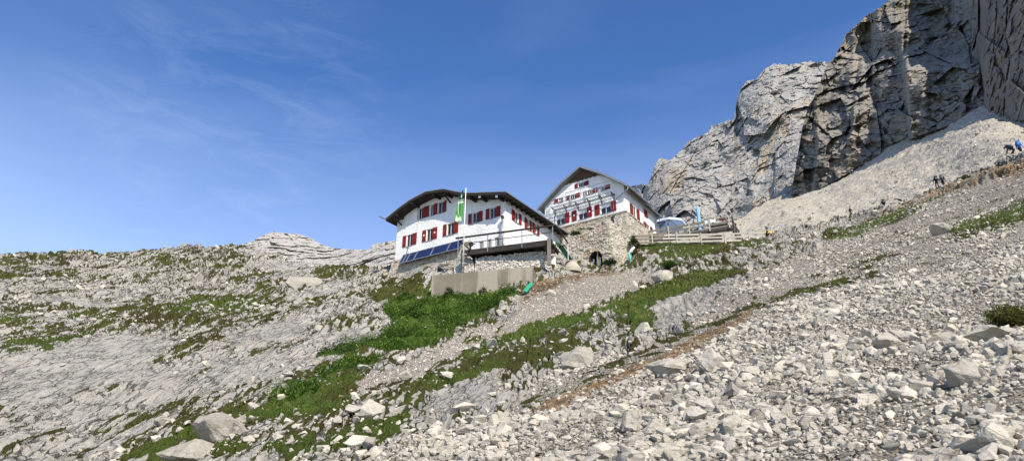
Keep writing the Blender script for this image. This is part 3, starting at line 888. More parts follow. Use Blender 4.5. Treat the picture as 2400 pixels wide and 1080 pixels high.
boulder('large cracked grey boulder above the bright grass at the bottom left of the slope', 522, 1040, 112, 58, 51, tone=.08)
boulder('low tilted limestone slab just in front of the large cracked boulder', 450, 1078, 135, 40, 52, tone=.14, yaw=.4)
boulder('broad rounded boulder beside the brown earth bank in the middle of the slope', 1358, 862, 80, 46, 3, tone=.25)
boulder('blunt brownish boulder leaning on a smaller pale block in the right scree', 2268, 905, 70, 55, 4, tone=.22, yaw=.3)
boulder('smooth grey boulder topmost of the cluster left of the moss hummock', 2085, 822, 74, 40, 5, tone=.40, yaw=.2)
boulder('blocky boulder touching the olive turf high on the right of the path', 2203, 547, 40, 26, 26, tone=.38)
boulder('round boulder at the upper end of the long green turf bank', 1556, 664, 52, 34, 7, tone=.5)
boulder('huge pale slab standing out of the slope left of the white hut', 712, 668, 78, 40, 8, tone=.22, yaw=.5, tilt=.3, sink=.56)
boulder('flat-topped grey boulder with a dark shaded foot in the lower scree', 1565, 880, 96, 40, 9, tone=.36, yaw=-.2)
boulder('sharp-edged pale block in the bottom scree below the mossy tuft', 1672, 872, 62, 56, 10, tone=.48, yaw=.6)
boulder('large white block at the bottom right corner of the scree', 2340, 1060, 70, 58, 11, tone=.85, yaw=.9)
boulder('long flat block across the scree right of the boulder cluster', 2310, 800, 90, 32, 12, tone=.42, yaw=.1)
boulder('upright wedge block standing on the scree at the lower centre', 1480, 1010, 56, 44, 13, tone=.45, yaw=1.2)
boulder('pale boulder lying between the lush nettles and the gravel path', 875, 990, 60, 40, 14, tone=.6, yaw=.4)
boulder('grey boulder resting on the gravel track below the arched doorway', 1290, 690, 26, 15, 15, tone=.5)
# ------------------------------------------------------------------ low vegetation
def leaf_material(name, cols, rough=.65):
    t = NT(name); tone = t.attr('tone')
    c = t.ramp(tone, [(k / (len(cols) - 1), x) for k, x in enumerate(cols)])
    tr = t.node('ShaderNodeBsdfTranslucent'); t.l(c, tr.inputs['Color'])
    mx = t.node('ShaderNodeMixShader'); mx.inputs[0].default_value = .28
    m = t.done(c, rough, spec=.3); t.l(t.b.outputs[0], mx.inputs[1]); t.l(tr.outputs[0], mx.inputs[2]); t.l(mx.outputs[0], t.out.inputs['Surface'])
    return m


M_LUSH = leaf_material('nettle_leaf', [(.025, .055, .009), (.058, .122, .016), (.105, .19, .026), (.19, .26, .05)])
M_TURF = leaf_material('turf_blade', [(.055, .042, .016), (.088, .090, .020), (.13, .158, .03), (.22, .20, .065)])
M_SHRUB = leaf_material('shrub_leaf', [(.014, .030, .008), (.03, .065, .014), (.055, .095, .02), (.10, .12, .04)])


def leaves(P, size, up, name, mat, tone, droop=.5):
    """small folded leaves: four triangles meeting along a midrib"""
    n = len(P); a = rng.uniform(0, 2 * np.pi, n); el = rng.normal(.35, droop, n)
    d = np.stack([np.cos(a) * np.cos(el), np.sin(a) * np.cos(el), np.sin(el)], -1)
    s = np.cross(d, [0, 0, 1.]); s /= np.linalg.norm(s, axis=1)[:, None] + 1e-6; u = np.cross(s, d)
    S = np.asarray(size)[:, None]
    b = P; tip = P + d * S; m = P + d * S * .45 - u * S * .06
    l = m + s * S * .30 + u * S * .12; r_ = m - s * S * .30 + u * S * .12
    V = np.stack([b, l, m, r_, tip], 1).reshape(-1, 3)
    Fc = (np.array([[0, 2, 1], [0, 3, 2], [1, 2, 4], [2, 3, 4]])[None] + (np.arange(n) * 5)[:, None, None]).reshape(-1, 3)
    return np_mesh(name, V, Fc, [mat], smooth=False, attrs=dict(tone=np.repeat(tone, 5)))


def blades(P, N, size, name, mat, tone):
    n = len(P); a = rng.uniform(0, 2 * np.pi, n); tl = rng.normal(0, .45, (n, 2))
    s = np.stack([np.cos(a), np.sin(a), np.zeros(n)], -1)
    up = np.stack([tl[:, 0], tl[:, 1], np.ones(n)], -1); up /= np.linalg.norm(up, axis=1)[:, None]
    S = size[:, None]
    V = np.stack([P - s * S * .22, P + s * S * .22, P + up * S + s * S * rng.normal(0, .3, (n, 1))], 1).reshape(-1, 3)
    return np_mesh(name, V, np.arange(3 * n).reshape(-1, 3), [mat], smooth=False, attrs=dict(tone=np.repeat(tone, 3)))


lushm = np.clip(Mk['lush'] * np.clip(grass, 0, 1), 0, 1)
gapn = sstep(-.28, .0, fbm(BASE * .42, 3, 150))
P, N, D, j, i = scatter(lushm * 150 * gapn, 'lush')
hump = sstep(-.35, .45, fbm(P * .55, 3, 141))
P = P + np.array([0, 0, 1.]) * (rng.random(len(P)) ** .6 * (.06 + .46 * hump))[:, None]
tn = np.clip(.45 + .75 * fbm(P * .28, 3, 143) + .4 * (hump - .5) + rng.normal(0, .18, len(P)), 0, 1)
o = link(bpy.data.objects.new('undergrowth', leaves(P, rng.uniform(.07, .19, len(P)), None, 'undergrowth', M_LUSH, tn)))
tag(o, 'dense bright green nettles and docks growing down the slope below the concrete wall', 'undergrowth', kind='stuff')
print('lush', len(P))
tw = np.clip(grass - .25, 0, 1) * np.where(d0 < 62, 46, 12) * (1 - lushm) * sstep(8, 22, PYg - crest(PXg))
P, N, D, j, i = scatter(tw, 'turf')
lc = lushc[j, i]
tn = np.clip(.30 + .35 * lc + .45 * fbm(P * .6, 3, 145) + rng.normal(0, .16, len(P)), 0, 1)
o = link(bpy.data.objects.new('alpine_turf', blades(P - N * .03, N, rng.uniform(.07, .20, len(P)) * np.clip(D / 40, .7, 1.5), 'alpine_turf', M_TURF, tn)))
tag(o, 'olive and brown alpine turf growing in tufts between the limestone slabs', 'turf', kind='stuff')
print('turf', len(P), round(time.time() - T0, 1))
# ------------------------------------------------------------------ talus fan, cliffs and far ridges
def facets(p, s=0, tilt=.6):
    """planar blocks: every jittered cell is a plane with its own offset and tilt"""
    p = np.asarray(p, np.float32); sh = p.shape[:-1]; p = p.reshape(-1, 3)
    i = np.floor(p).astype(np.int64); f1 = np.full(len(p), 9., np.float32); val = np.zeros(len(p), np.float32); f2 = f1.copy()
    for a in (-1, 0, 1):
        for b in (-1, 0, 1):
            for c in (-1, 0, 1):
                ci = i + np.array([a, b, c]); h = _h(ci[:, 0], ci[:, 1], ci[:, 2], s); h2 = _h(ci[:, 0], ci[:, 1], ci[:, 2], s + 77)
                j = np.stack([(h >> np.uint32(k)) & np.uint32(1023) for k in (0, 10, 20)], -1).astype(np.float32) / 1023
                g = np.stack([(h2 >> np.uint32(k)) & np.uint32(1023) for k in (0, 10, 20)], -1).astype(np.float32) / 1023 - .5
                dl = p - ci - j; d = np.sqrt((dl * dl).sum(-1)); near = d < f1
                v = (g * dl).sum(-1) * 2 * tilt + (j[:, 0] - .5) * .6
                f2 = np.where(near, f1, np.minimum(f2, d)); val = np.where(near, v, val); f1 = np.where(near, d, f1)
    return val.reshape(sh), (f2 - f1).reshape(sh)


def sheet(name, mat, u, bot, top, ctrl, nv, disp, label, back=((1.03, -1.5), (1.08, -8), (1.2, -30)), side=None, grass=None, lift=0, jag=0, depth=None):
    t = TPS([(a, b) for a, b, _ in ctrl], [math.log(c) for *_, c in ctrl], 1e-4)
    px = np.repeat(u[None], nv, 0); v = np.linspace(0, 1, nv)[:, None]
    tp = top(u)
    if jag: tp = tp + jag * (fbm(np.stack([u / 34, u * 0, u * 0 + 3], -1), 5, 300, .62) + .35 * np.abs(fbm(np.stack([u / 9, u * 0, u * 0 + 9], -1), 3, 305)))
    py = bot(u)[None] * (1 - v) + tp[None] * v
    P = survey(px, py, depth(px, py, t) if depth else np.exp(t(px, py)))
    N = -P / np.linalg.norm(P, axis=-1)[..., None]
    if lift: N = N + np.array([0, 0, lift])
    D = disp(P, px, py, v)
    fade = 1.0
    P = P + N * D[..., None]
    rows = [P] + [P[-1:] * np.array([k, k, 1]) + np.array([0, 0, z]) for k, z in back]
    P = np.concatenate(rows, 0)
    if side:   # return walls that give the sheet its thickness
        for k in side: P = np.concatenate([P[:, :1] * np.array([k, k, k]), P], 1)
    ga = np.zeros(P.shape[:2]) if grass is None else np.full(P.shape[:2], 0.)
    if grass is not None:
        gg = grass(px, py); ga[:gg.shape[0], P.shape[1] - gg.shape[1]:] = gg
    me = np_mesh(name, P.reshape(-1, 3), grid_faces(*P.shape[:2]), [mat], smooth=False, attrs=dict(grass=ga))
    o = link(bpy.data.objects.new(name, me)); tag(o, label, kind='structure')
    print(name, P.shape, round(time.time() - T0, 1))
    return P


def curve(pts):
    x, y = zip(*pts)
    return lambda u: np.interp(u, x, y)


# --- talus fan
TAL_TOP = [(1560, 570), (1640, 556), (1700, 534), (1760, 498), (1800, 468), (1868, 430), (1960, 380), (2100, 290), (2190, 250), (2280, 205), (2400, 190), (2600, 150), (3000, 100)]
TAL_C = [(1640, 575, 110), (1830, 560, 112), (1996, 520, 114), (2204, 450, 108), (2400, 375, 96), (2700, 260, 88), (1700, 534, 175), (1868, 430, 246), (2100, 292, 232), (2280, 232, 196),
         (2300, 266, 168), (2400, 290, 148), (2400, 210, 180), (2600, 290, 120), (2600, 200, 140), (2000, 440, 165), (2200, 350, 160), (1850, 500, 155), (2400, 335, 118), (2900, 150, 120)]


def talus_disp(P, px, py, v):
    gully = fbm(P * np.array([.03, .03, .09]), 3, 200) * 1.6
    rock = sstep(.25, .5, fbm(P * .06, 3, 203)) * sstep(420, 330, np.abs(py - 380) * 4) * ((px > 1930) & (px < 2060))
    f, e = facets(P * .35, 205)
    return gully + .35 * fbm(P * .5, 4, 201) + .18 * f + .5 * np.abs(fbm(np.stack([P[..., 0] * .12 - P[..., 1] * .05, P[..., 2] * .01, P[..., 2] * 0], -1), 3, 207))


TAL = sheet('talus_fan', M_TALUS, np.arange(1560, 2900, 2.6), lambda u: crest(u) + 26, curve(TAL_TOP), TAL_C, 240, talus_disp,
      'pale scree fan sloping down from the foot of the cliffs', grass=lambda a, b: np.ones_like(a), lift=1.2)

# --- near cliff
NC_TOP = [(1856, 436), (1864, 400), (1868, 372), (1880, 300), (1894, 252), (1906, 232), (1925, 185), (1942, 145), (1960, 128), (1975, 100), (1982, 80), (2010, 58), (2030, 40), (2080, 4), (2100, -30), (2160, -110), (2250, -220), (2350, -300)]
NC_BOT = [(1856, 470), (1868, 470), (1960, 422), (2100, 338), (2190, 306), (2280, 275), (2350, 270)]
NC_C = [(1860, 436, 250), (1960, 388, 240), (2100, 305, 222), (2190, 270, 206), (2300, 240, 190),
        (1870, 350, 252), (1900, 245, 262), (1945, 142, 276), (2030, 40, 292), (2090, -10, 302), (2000, 300, 240), (2000, 200, 250), (2050, 120, 258), (2100, 200, 234),
        (2150, 120, 234), (2200, 220, 206), (2200, 110, 226), (2200, 20, 262), (2280, 150, 198), (2290, 60, 214), (2300, -100, 250), (2150, -110, 300), (2350, -300, 300)]


LIT = [[(2070, 20), (2090, -20), (2240, -40), (2240, 60), (2200, 80), (2130, 62), (2060, 66)], [(2124, 118), (2150, 90), (2262, 95), (2286, 140), (2200, 156), (2130, 152)], [(1900, 262), (1935, 238), (1990, 228), (2118, 246), (2120, 272), (2000, 268), (1905, 296)],
       [(1958, 138), (1990, 104), (2040, 96), (2052, 130), (1980, 156)], [(1915, 215), (1950, 200), (2040, 190), (2066, 222), (1950, 240)], [(1890, 330), (1960, 312), (2040, 300), (2050, 318), (1960, 345), (1890, 352)]]
DRK = [[(1862, 360), (1900, 350), (2010, 345), (1975, 400), (1862, 444)], [(2118, 165), (2295, 165), (2295, 240), (2190, 285), (2125, 300)], [(2060, 70), (2120, 80), (2118, 240), (2060, 235), (2030, 160)], [(2235, -60), (2320, -60), (2300, 100), (2250, 90)], [(1905, 170), (1945, 150), (1950, 196), (1910, 208)]]


def cliff_depth(px, py, t):
    s = (px - 1850) * .14; z = (900 - py) * .14
    q3 = np.stack([s / 30, z / 8.5 + s * .010, s * 0], -1)
    wob = 16 * fbm(np.stack([s / 12, z / 12, s * 0 + 2], -1), 3, 311)
    bias = .34 * sstep(-12, 10, union(px + wob, py + wob * .6, LIT)) - .48 * sstep(-10, 10, union(px + wob, py + wob * .6, DRK))
    L = -.10 + .80 * sstep(.02, .2, fbm(q3, 4, 312, .5) + bias)
    b = bearing(px, py); T = b[..., 2]
    d = np.zeros_like(px); d[0] = np.interp(px[0], [1856, 1960, 2100, 2200, 2350], [214, 208, 203, 198, 189])
    for j in range(len(px) - 1): d[j + 1] = d[j] * (1 - L[j] * T[j]) / (1 - L[j] * T[j + 1])
    k = np.exp(-np.linspace(-2, 2, 9) ** 2); k /= k.sum()
    dd = np.pad(d, ((0, 0), (4, 4)), 'edge'); d = sum(k[i] * dd[:, i:i + d.shape[1]] for i in range(9))
    return d


def cliff_disp(P, px, py, v):
    k = P * .018
    Q = survey(px, py, 208.) 
    f1_, e1 = facets(Q * np.array([.05, .02, .030]) + .3 * fbm(k, 2, 220)[..., None], 221, .8)
    f2_, e2 = facets(Q * np.array([.13, .05, .11]), 223, .9)
    f3_, e3 = facets(Q * np.array([.34, .12, .42]), 225, .95)
    f4_, e4 = facets(Q * np.array([.85, .3, 1.15]), 232, .95)
    z = (900 - py) * .15 + 2.0 * fbm(P * .03, 3, 226) + .02 * (px - 1850) + .12 * (P[..., 2] - 130)
    tt = z / 7.5; st = tt - np.floor(tt); tt2 = z / 2.6 + .4 * fbm(P * .08, 2, 227); st2 = tt2 - np.floor(tt2)
    band = sstep(-.2, .25, fbm(P * .02, 2, 229))
    strata = (np.where(st < .8, -st * 2.2, -(1 - st) * 8.8)) * (.2 + .5 * band) + np.where(st2 < .75, -st2 * .5, -(1 - st2) * 1.5) * (.2 + .8 * band)
    wob = 16 * fbm(P * .05, 3, 230)
    bt = 11 * sstep(-6, 8, px - 2122 - wob - (py - 200) * .12) * sstep(90, 165, py) + 6 * sstep(-5, 7, px - 1995 - wob + (py - 260) * .25) * sstep(120, 190, py) * sstep(345, 320, py)
    bt += 5 * sstep(-4, 6, px - 1908 - wob) * sstep(120, 170, py)
    g = ridged(P * np.array([.05, .05, .012]), 3, 233)
    return 9 * f1_ + 5.0 * f2_ + 2.2 * f3_ + .9 * f4_ + .35 * strata + 2.5 * fbm(P * .035, 3, 231) + 1.2 * g + bt


sheet('cliff', M_CLIFF, np.arange(1856, 2351, 1.5), curve(NC_BOT), curve(NC_TOP), NC_C, 420, cliff_disp, 'tall banded grey rock wall rising above the scree fan on the right', side=(1.08, 1.25),
      grass=lambda a, b: .55 * sstep(60, 20, b) * sstep(2060, 2110, a) * sstep(2240, 2190, a), jag=9, depth=cliff_depth)

# --- the buttress at the right edge; it goes on beyond the picture and shades the top of the fan
PB_TOP = [(2278, -190), (2400, -180), (2480, -120), (2560, 0), (2640, 150), (2750, 220), (3000, 250), (3600, 220)]
PB_BOT = [(2278, 262), (2290, 276), (2340, 288), (2400, 302), (2600, 318), (3000, 300), (3600, 250)]
PB_C = [(2280, 265, 172), (2340, 280, 160), (2400, 292, 151), (2520, 300, 146), (2600, 300, 150), (2700, 300, 190), (2800, 300, 235), (3100, 280, 270), (3600, 230, 290),
        (2280, 0, 178), (2400, 0, 158), (2520, 0, 152), (2600, 0, 156), (2700, 0, 198), (2800, 0, 245), (3100, 0, 285), (3600, -100, 300), (2280, -420, 200), (2520, -300, 172), (2800, -250, 270), (3400, -200, 310)]


def pillar_disp(P, px, py, v):
    f1_, e1 = facets(P * np.array([.045, .045, .016]), 241, .7)
    f2_, e2 = facets(P * np.array([.16, .16, .07]), 243, .8)
    f3_, e3 = facets(P * np.array([.45, .45, .35]), 245, .8)
    edge = -14 * sstep(2316, 2284, px + 6 * fbm(P * .06, 3, 246))
    f4_, e4 = facets(P * np.array([.9, .9, .8]), 248, .9)
    return 6.5 * f1_ + 3.0 * f2_ + 1.3 * f3_ + .6 * f4_ + 2.5 * fbm(P * np.array([.05, .05, .02]), 4, 247) + edge - 1.2 * np.exp(-(e2 / .06) ** 2)


sheet('buttress', M_PILLAR, np.concatenate([np.arange(2278, 2420, 1.7), np.arange(2420, 3600, 7)]), curve(PB_BOT), curve(PB_TOP), PB_C, 360, pillar_disp, 'dark shaded rock pillar at the right edge of the cliffs', side=(1.05, 1.2))

# --- far ridge behind the right-hand hut
FR_TOP = [(1440, 450), (1478, 434), (1505, 431), (1516, 436), (1522, 424), (1530, 402), (1534, 384), (1545, 376), (1570, 372), (1598, 352), (1606, 340), (1618, 330), (1640, 318), (1662, 310), (1668, 294), (1690, 286), (1720, 280), (1726, 240), (1732, 215),
          (1745, 196), (1752, 188), (1772, 186), (1786, 170), (1800, 156), (1815, 148), (1850, 152), (1885, 146), (1920, 144), (1950, 150), (2000, 150), (2060, 160)]
FR_C = [(1440, 470, 560), (1530, 500, 430), (1700, 510, 400), (1860, 430, 372), (2060, 350, 360), (1530, 400, 470), (1600, 360, 466), (1720, 290, 452), (1740, 200, 462), (1815, 150, 462), (1930, 150, 455), (2060, 160, 440), (1800, 350, 410), (1650, 440, 415), (1780, 250, 436), (1560, 560, 410), (1800, 560, 370)]


def ridge_disp(P, px, py, v):
    f1_, e1 = facets(P * np.array([.020, .020, .012]) + .4 * fbm(P * .01, 2, 260)[..., None], 261, .8)
    f2_, e2 = facets(P * np.array([.06, .06, .045]), 263, .85)
    f3_, e3 = facets(P * np.array([.17, .17, .14]), 265, .85)
    rib = ridged(P * np.array([.022, .022, .008]), 3, 266)
    f4_, e4 = facets(P * np.array([.4, .4, .33]), 268, .85)
    return 13 * f1_ + 6.0 * f2_ + 2.6 * f3_ + 1.2 * f4_ + 9 * rib + 4 * fbm(P * .03, 4, 267) 


sheet('ridge', M_RIDGE, np.arange(1440, 2061, 1.8), lambda u: np.interp(u, [1440, 1860, 2060], [590, 590, 460]), curve(FR_TOP), FR_C, 300, ridge_disp, 'jagged pale grey mountain ridge behind the huts', side=(1.1, 1.3), jag=11)

# --- distant summit on the left
M_FAR = cliff_material('summit_rock', (.37, .352, .325), .35, .3)
FP_TOP = [(480, 600), (540, 590), (562, 578), (592, 570), (604, 562), (618, 556), (632, 549), (645, 547), (660, 552), (682, 551), (700, 553), (725, 562), (742, 570), (760, 580), (795, 588), (850, 590), (868, 588), (874, 577), (890, 574), (908, 572), (930, 567), (960, 563), (1010, 572), (1080, 590)]
FP_C = [(480, 620, 560), (640, 640, 520), (800, 650, 470), (1000, 650, 430), (480, 600, 640), (640, 548, 720), (790, 590, 640), (930, 568, 560), (1080, 600, 520), (700, 600, 600)]


def peak_disp(P, px, py, v):
    f1_, e1 = facets(P * .03, 281, .6); f2_, e2 = facets(P * np.array([.09, .09, .16]), 283, .7)
    z = P[..., 2] / 9 + fbm(P * .02, 3, 285); st = z - np.floor(z)
    f3_, e3 = facets(P * np.array([.25, .25, .4]), 287, .8)
    return 16 * f1_ + 8 * f2_ + 3 * f3_ - np.where(st < .7, st * .5, (1 - st) * 1.2) + 12 * ridged(P * np.array([.02, .02, .008]), 3, 286)


sheet('summit', M_FAR, np.arange(480, 1081, 2.2), lambda u: np.full_like(u, 660.), (lambda u: curve(FP_TOP)(u) - 5), FP_C, 90, peak_disp, 'distant pale pinkish summit behind the left ridge', jag=4)

# fallen stones on the fan, thickest under the rock walls
nv_, nu_ = TAL.shape[:2]; nvm = nv_ - 5
jj = (nvm * (1 - rng.random(4200) ** 1.6 * .98)).astype(int); ii = rng.integers(5, nu_ - 5, 4200)
Pt = TAL[jj, ii] + rng.normal(0, .6, (4200, 3)) * [1, 1, 0]
RP = np.concatenate([RP, Pt]); RN = np.concatenate([RN, np.repeat([[0, -.4, .9]], len(Pt), 0)]); RS = np.concatenate([RS, np.minimum(.12 * (1 - rng.random(len(Pt))) ** (-1 / 2.2), .55)])
RZ = np.concatenate([RZ, np.full(len(Pt), 0)]); idx = np.arange(len(RP) - len(Pt), len(RP)); me = rock_mesh(idx, PROTO_LO, 'fallen_stones')
tag(link(bpy.data.objects.new('fallen_stones', me)), 'stones fallen from the cliffs onto the pale scree fan', 'stones', kind='stuff')
TT_ = TPS([(a, b) for a, b, _ in TAL_C], [math.log(c) for *_, c in TAL_C], 1e-4)
for px_, py_, w_, h_, sd_, lab_ in ((1985, 392, 60, 26, 41, 'pale rock outcrop sticking out of the scree fan below the dark cliff'), (1945, 424, 34, 14, 42, 'low pale rock just below the outcrop on the scree fan'), (1876, 536, 10, 8, 43, 'small dark rock on the lower edge of the scree fan')):
    d_ = float(np.exp(TT_(np.array([px_]), np.array([py_])))[0]); p_ = survey(px_, py_, d_); w__, h__ = w_ / F * np.linalg.norm(p_), h_ / F * np.linalg.norm(p_)
    V_, Fc_ = rock_hi(sd_ + 900, .7, 18, .06); V_ = V_ - (V_.max(0) + V_.min(0)) / 2; V_ = V_ / (V_.max(0) - V_.min(0)); V_ = V_ + V_ * (.08 * ridged(V_ * 5 + sd_, 3, sd_))[:, None]
    o = link(bpy.data.objects.new('boulder', np_mesh('boulder', V_, Fc_, [M_ROCK], smooth=False, attrs=dict(tone=np.full(len(V_), .0 if sd_ == 43 else .55))))); o.scale = (w__, w__ * .8, h__ * 1.6); o.location = Vector(p_); o.rotation_euler = (0, -.35, .2); tag(o, lab_, 'rock')
# ------------------------------------------------------------------ building materials
def plaster_material():
    t = NT('roughcast'); v = t.pos()
    c = t.ramp(t.noise(v, .7, 6, .6), [(.3, (.66, .655, .63)), (.6, (.76, .755, .735))])
    c = t.mix(t.rng(t.noise(t.pos((2.5, 2.5, .25)), 1, 5, .6), .54, .75, 0, .5), c, (.47, .45, .40))
    h = t.math('ADD', t.noise(t.pos((1, 1, 1.6)), 4.5, 4, .6), t.math('MULTIPLY', t.vor(v, 5, 'SMOOTH_F1'), .6))
    return t.done(c, .9, t.bump(h, .8, .07), spec=.2)


def wood_material(name, base, streak=.5, ax=(9, 9, .7), rough=.8):
    t = NT(name); v = t.pos(ax)
    n = t.noise(v, 1.0, 6, .65); n2 = t.noise(t.pos(), .9, 4)
    c = t.ramp(n, [(.3, tuple(x * (1 - streak) for x in base)), (.55, base), (.8, tuple(x * (1 + streak) for x in base))])
    c = t.mix(t.rng(n2, .4, .7, 0, .4), c, tuple(x * .6 for x in base))
    return t.done(c, rough, t.bump(n, .4, .02), spec=.2)


def masonry_material(name, a, b, gapc=(.06, .055, .045), stain=(.40, .25, .15), st=.5):
    t = NT(name); v = t.pos()
    c = t.ramp(t.attr('tone'), [(0, a), (.5, tuple((x + y) / 2 for x, y in zip(a, b))), (1, b)])
    c = t.mix(t.rng(t.noise(v, 6, 6, .7), .35, .7, 0, .45), c, tuple(x * .72 for x in a))
    c = t.mix(t.rng(t.noise(v, .45, 4, .6), .55, .68, 0, st), c, stain)
    c = t.mix(t.rng(t.attr('gap'), .0, .35, .85, 0), c, gapc)
    return t.done(c, .92, t.bump(t.noise(v, 12, 6, .7), .6, .03), spec=.15)


M_PLASTER = plaster_material()
M_DARKWOOD = wood_material('dark_timber', (.038, .032, .027), .4)
M_GREYWOOD = wood_material('weathered_timber', (.20, .18, .15), .45)
M_BLACKWOOD = wood_material('tarred_timber', (.040, .036, .031), .8, (.9, .9, 9))
M_PALEWOOD = wood_material('pale_timber', (.42, .39, .33), .3, (.8, .8, 9))
M_RED = simple('shutter_red', (.20, .017, .013), .6, .3, 4, bump=.1)
M_REDLIT = M_RED
M_WHITE = simple('white_paint', (.72, .72, .70), .6, .08, 3)
M_FRAME = simple('window_frame_wood', (.55, .53, .48), .6, .15, 6)
M_GLASS = NT('window_glass').done((.012, .016, .024), .08, spec=.6)
M_CURTAIN = simple('curtain', (.42, .45, .50), .9, .3, 7)
M_ZINC = simple('zinc_sheet', (.30, .31, .32), .45, .15, 2, metal=.6)
M_ROOFG = simple('roof_sheet', (.17, .18, .185), .55, .22, 1.2, metal=.2)
M_STEEL = simple('galvanised_steel', (.33, .345, .355), .45, .12, 4, metal=.7)
M_GREYPAINT = simple('grey_paint', (.30, .33, .35), .55, .12, 4)
M_PANEL = simple('solar_cell', (.010, .020, .075), .3, .3, 2, spec=.6)  # blue of the reflected sky is put into the base colour
M_MASON = masonry_material('lime_masonry', (.30, .272, .22), (.53, .485, .405), (.035, .03, .022))
M_DRY = masonry_material('dry_stone', (.36, .34, .30), (.60, .57, .52), (.012, .011, .009), st=.15)
M_DRYDARK = masonry_material('shaded_stone', (.10, .095, .085), (.22, .21, .19), (.01, .01, .008), st=.1)


def concrete_material():
    t = NT('cast_concrete'); v = t.pos()
    c = t.ramp(t.noise(v, .5, 6, .6), [(.3, (.150, .130, .098)), (.6, (.205, .180, .138)), (.8, (.255, .225, .178))])
    c = t.mix(t.rng(t.noise(t.pos((.5, .5, .03)), 1.3, 5, .6), .50, .56, 0, .75), c, (.33, .30, .24))
    c = t.mix(t.rng(t.noise(t.pos((3, 3, .2)), 1, 5, .6), .58, .72, 0, .5), c, (.105, .09, .068))
    c = t.mix(t.rng(t.noise(v, 9, 3, .5), .66, .72, 0, .7), c, (.09, .08, .06))
    jt = t.math('ABSOLUTE', t.math('SUBTRACT', t.math('FRACT', t.math('MULTIPLY', t.node('ShaderNodeSeparateXYZ', Vector=v).outputs[2], 1.15)), .5))
    c = t.mix(t.rng(jt, .0, .018, .4, 0), c, (.13, .115, .09))
    return t.done(c, .92, t.bump(t.noise(v, 5, 7, .7), .5, .05), spec=.15)


M_CONC = concrete_material()
M_PALECONC = simple('pale_concrete', (.44, .40, .32), .9, .18, 2.5, bump=.4)


# ------------------------------------------------------------------ frames of reference
class House:
    """local frame of a building: u along the gable front (to the right), v into the house, z up, origin on the corner"""
    def __init__(s, px, py, d, az=123.5):
        s.O = sv(px, py, d); a = R(az)
        s.U = Vector((math.sin(a), math.cos(a), 0)); s.V = Vector((math.sin(a - math.pi / 2), math.cos(a - math.pi / 2), 0))
        Z = Vector((0, 0, 1))
        s.Mf = Matrix(((s.U.x, -s.V.x, 0, s.O.x), (s.U.y, -s.V.y, 0, s.O.y), (0, 0, 1, s.O.z), (0, 0, 0, 1)))   # (u, outward, z)
        s.Ms = Matrix(((s.V.x, s.U.x, 0, s.O.x), (s.V.y, s.U.y, 0, s.O.y), (0, 0, 1, s.O.z), (0, 0, 0, 1)))      # (v, outward, z)

    def p(s, u, v, z): return s.O + s.U * u + s.V * v + Vector((0, 0, z))

    def f(s, px, py, v=0):
        r = sv(px, py, 1); p = r * ((s.O + s.V * v).dot(s.V) / r.dot(s.V)) - s.O
        return p.dot(s.U), p.z

    def s_(s, px, py, u=0):
        r = sv(px, py, 1); p = r * ((s.O + s.U * u).dot(s.U) / r.dot(s.U)) - s.O
        return p.dot(s.V), p.z

    def along(s, px, z, side=False, off=0):
        """u (or v on the side wall) where a wall point at height z shows at column px"""
        A = (s.p(off, 0, z) if side else s.p(0, off, z)); D = s.V if side else s.U
        k = (px - 1200) / F
        dep = lambda w: w.y * CP + w.z * SP
        return (k * dep(A) - A.x) / (D.x - k * dep(D))


def window(house, parent, side, a0, a1, z0, z1, bars=2, curtain=False, depth=.16, sill=True):
    """a window set in its reveal: frame with casements, glass behind, sill"""
    M = house.Ms if side else house.Mf
    fr = MB(); w = .042
    for x0, x1, y0, y1 in ((a0, a0 + w, z0, z1), (a1 - w, a1, z0, z1), (a0 + w, a1 - w, z0, z0 + w), (a0 + w, a1 - w, z1 - w, z1)):
        fr.box(M, (x0, -depth + .01, y0), (x1, -depth + .07, y1))
    for k in range(1, bars):
        x = a0 + (a1 - a0) * k / bars
        fr.box(M, (x - w * .7, -depth + .015, z0 + w), (x + w * .7, -depth + .065, z1 - w))
    o = fr.build('window', M_FRAME, parent)
    g = MB(); g.box(M, (a0 + .02, -depth - .03, z0 + .02), (a1 - .02, -depth + .02, z1 - .02)); g.build('pane', M_GLASS, o)
    if curtain:
        c = MB(); c.box(M, (a0 + w, -depth + .022, z1 - (z1 - z0) * .42), (a1 - w, -depth + .028, z1 - w)); c.build('curtain', M_CURTAIN, o)
    if sill:
        s = MB(); s.box(M, (a0 - .05, -depth, z0 - .06), (a1 + .05, .07, z0 - .003)); s.build('sill', M_ZINC, o)
    return o


def shutter(house, parent, side, a0, a1, z0, z1, emblem=False, swing=0, hinge=None):
    """ledged board shutter, optionally standing open on its hinge"""
    M = house.Ms if side else house.Mf
    if swing:
        h = a0 if hinge == 'l' else a1
        M = M @ Matrix.Translation((h, .04, 0)) @ Matrix.Rotation(swing, 4, 'Z') @ Matrix.Translation((-h, -.04, 0))
    b = MB(); n = 4; wd = (a1 - a0) / n
    for k in range(n): b.box(M, (a0 + k * wd + .004, .035, z0), (a0 + (k + 1) * wd - .004, .065 + .002 * (k % 2), z1))
    for zz in (z0 + (z1 - z0) * .16, z0 + (z1 - z0) * .80): b.box(M, (a0 + .03, .068, zz), (a1 - .03, .092, zz + .09))
    o = b.build('shutter', M_RED, parent)
    if emblem:
        e = MB(); c = (a0 + a1) / 2; zc = z0 + (z1 - z0) * .55
        e.lathe(M @ Matrix.Translation((c, .07, zc)) @ Matrix.Rotation(-math.pi / 2, 4, 'X'), [(.10, 0), (.10, .012)], 14)
        e.build('emblem', M_WHITE, o)
    return o


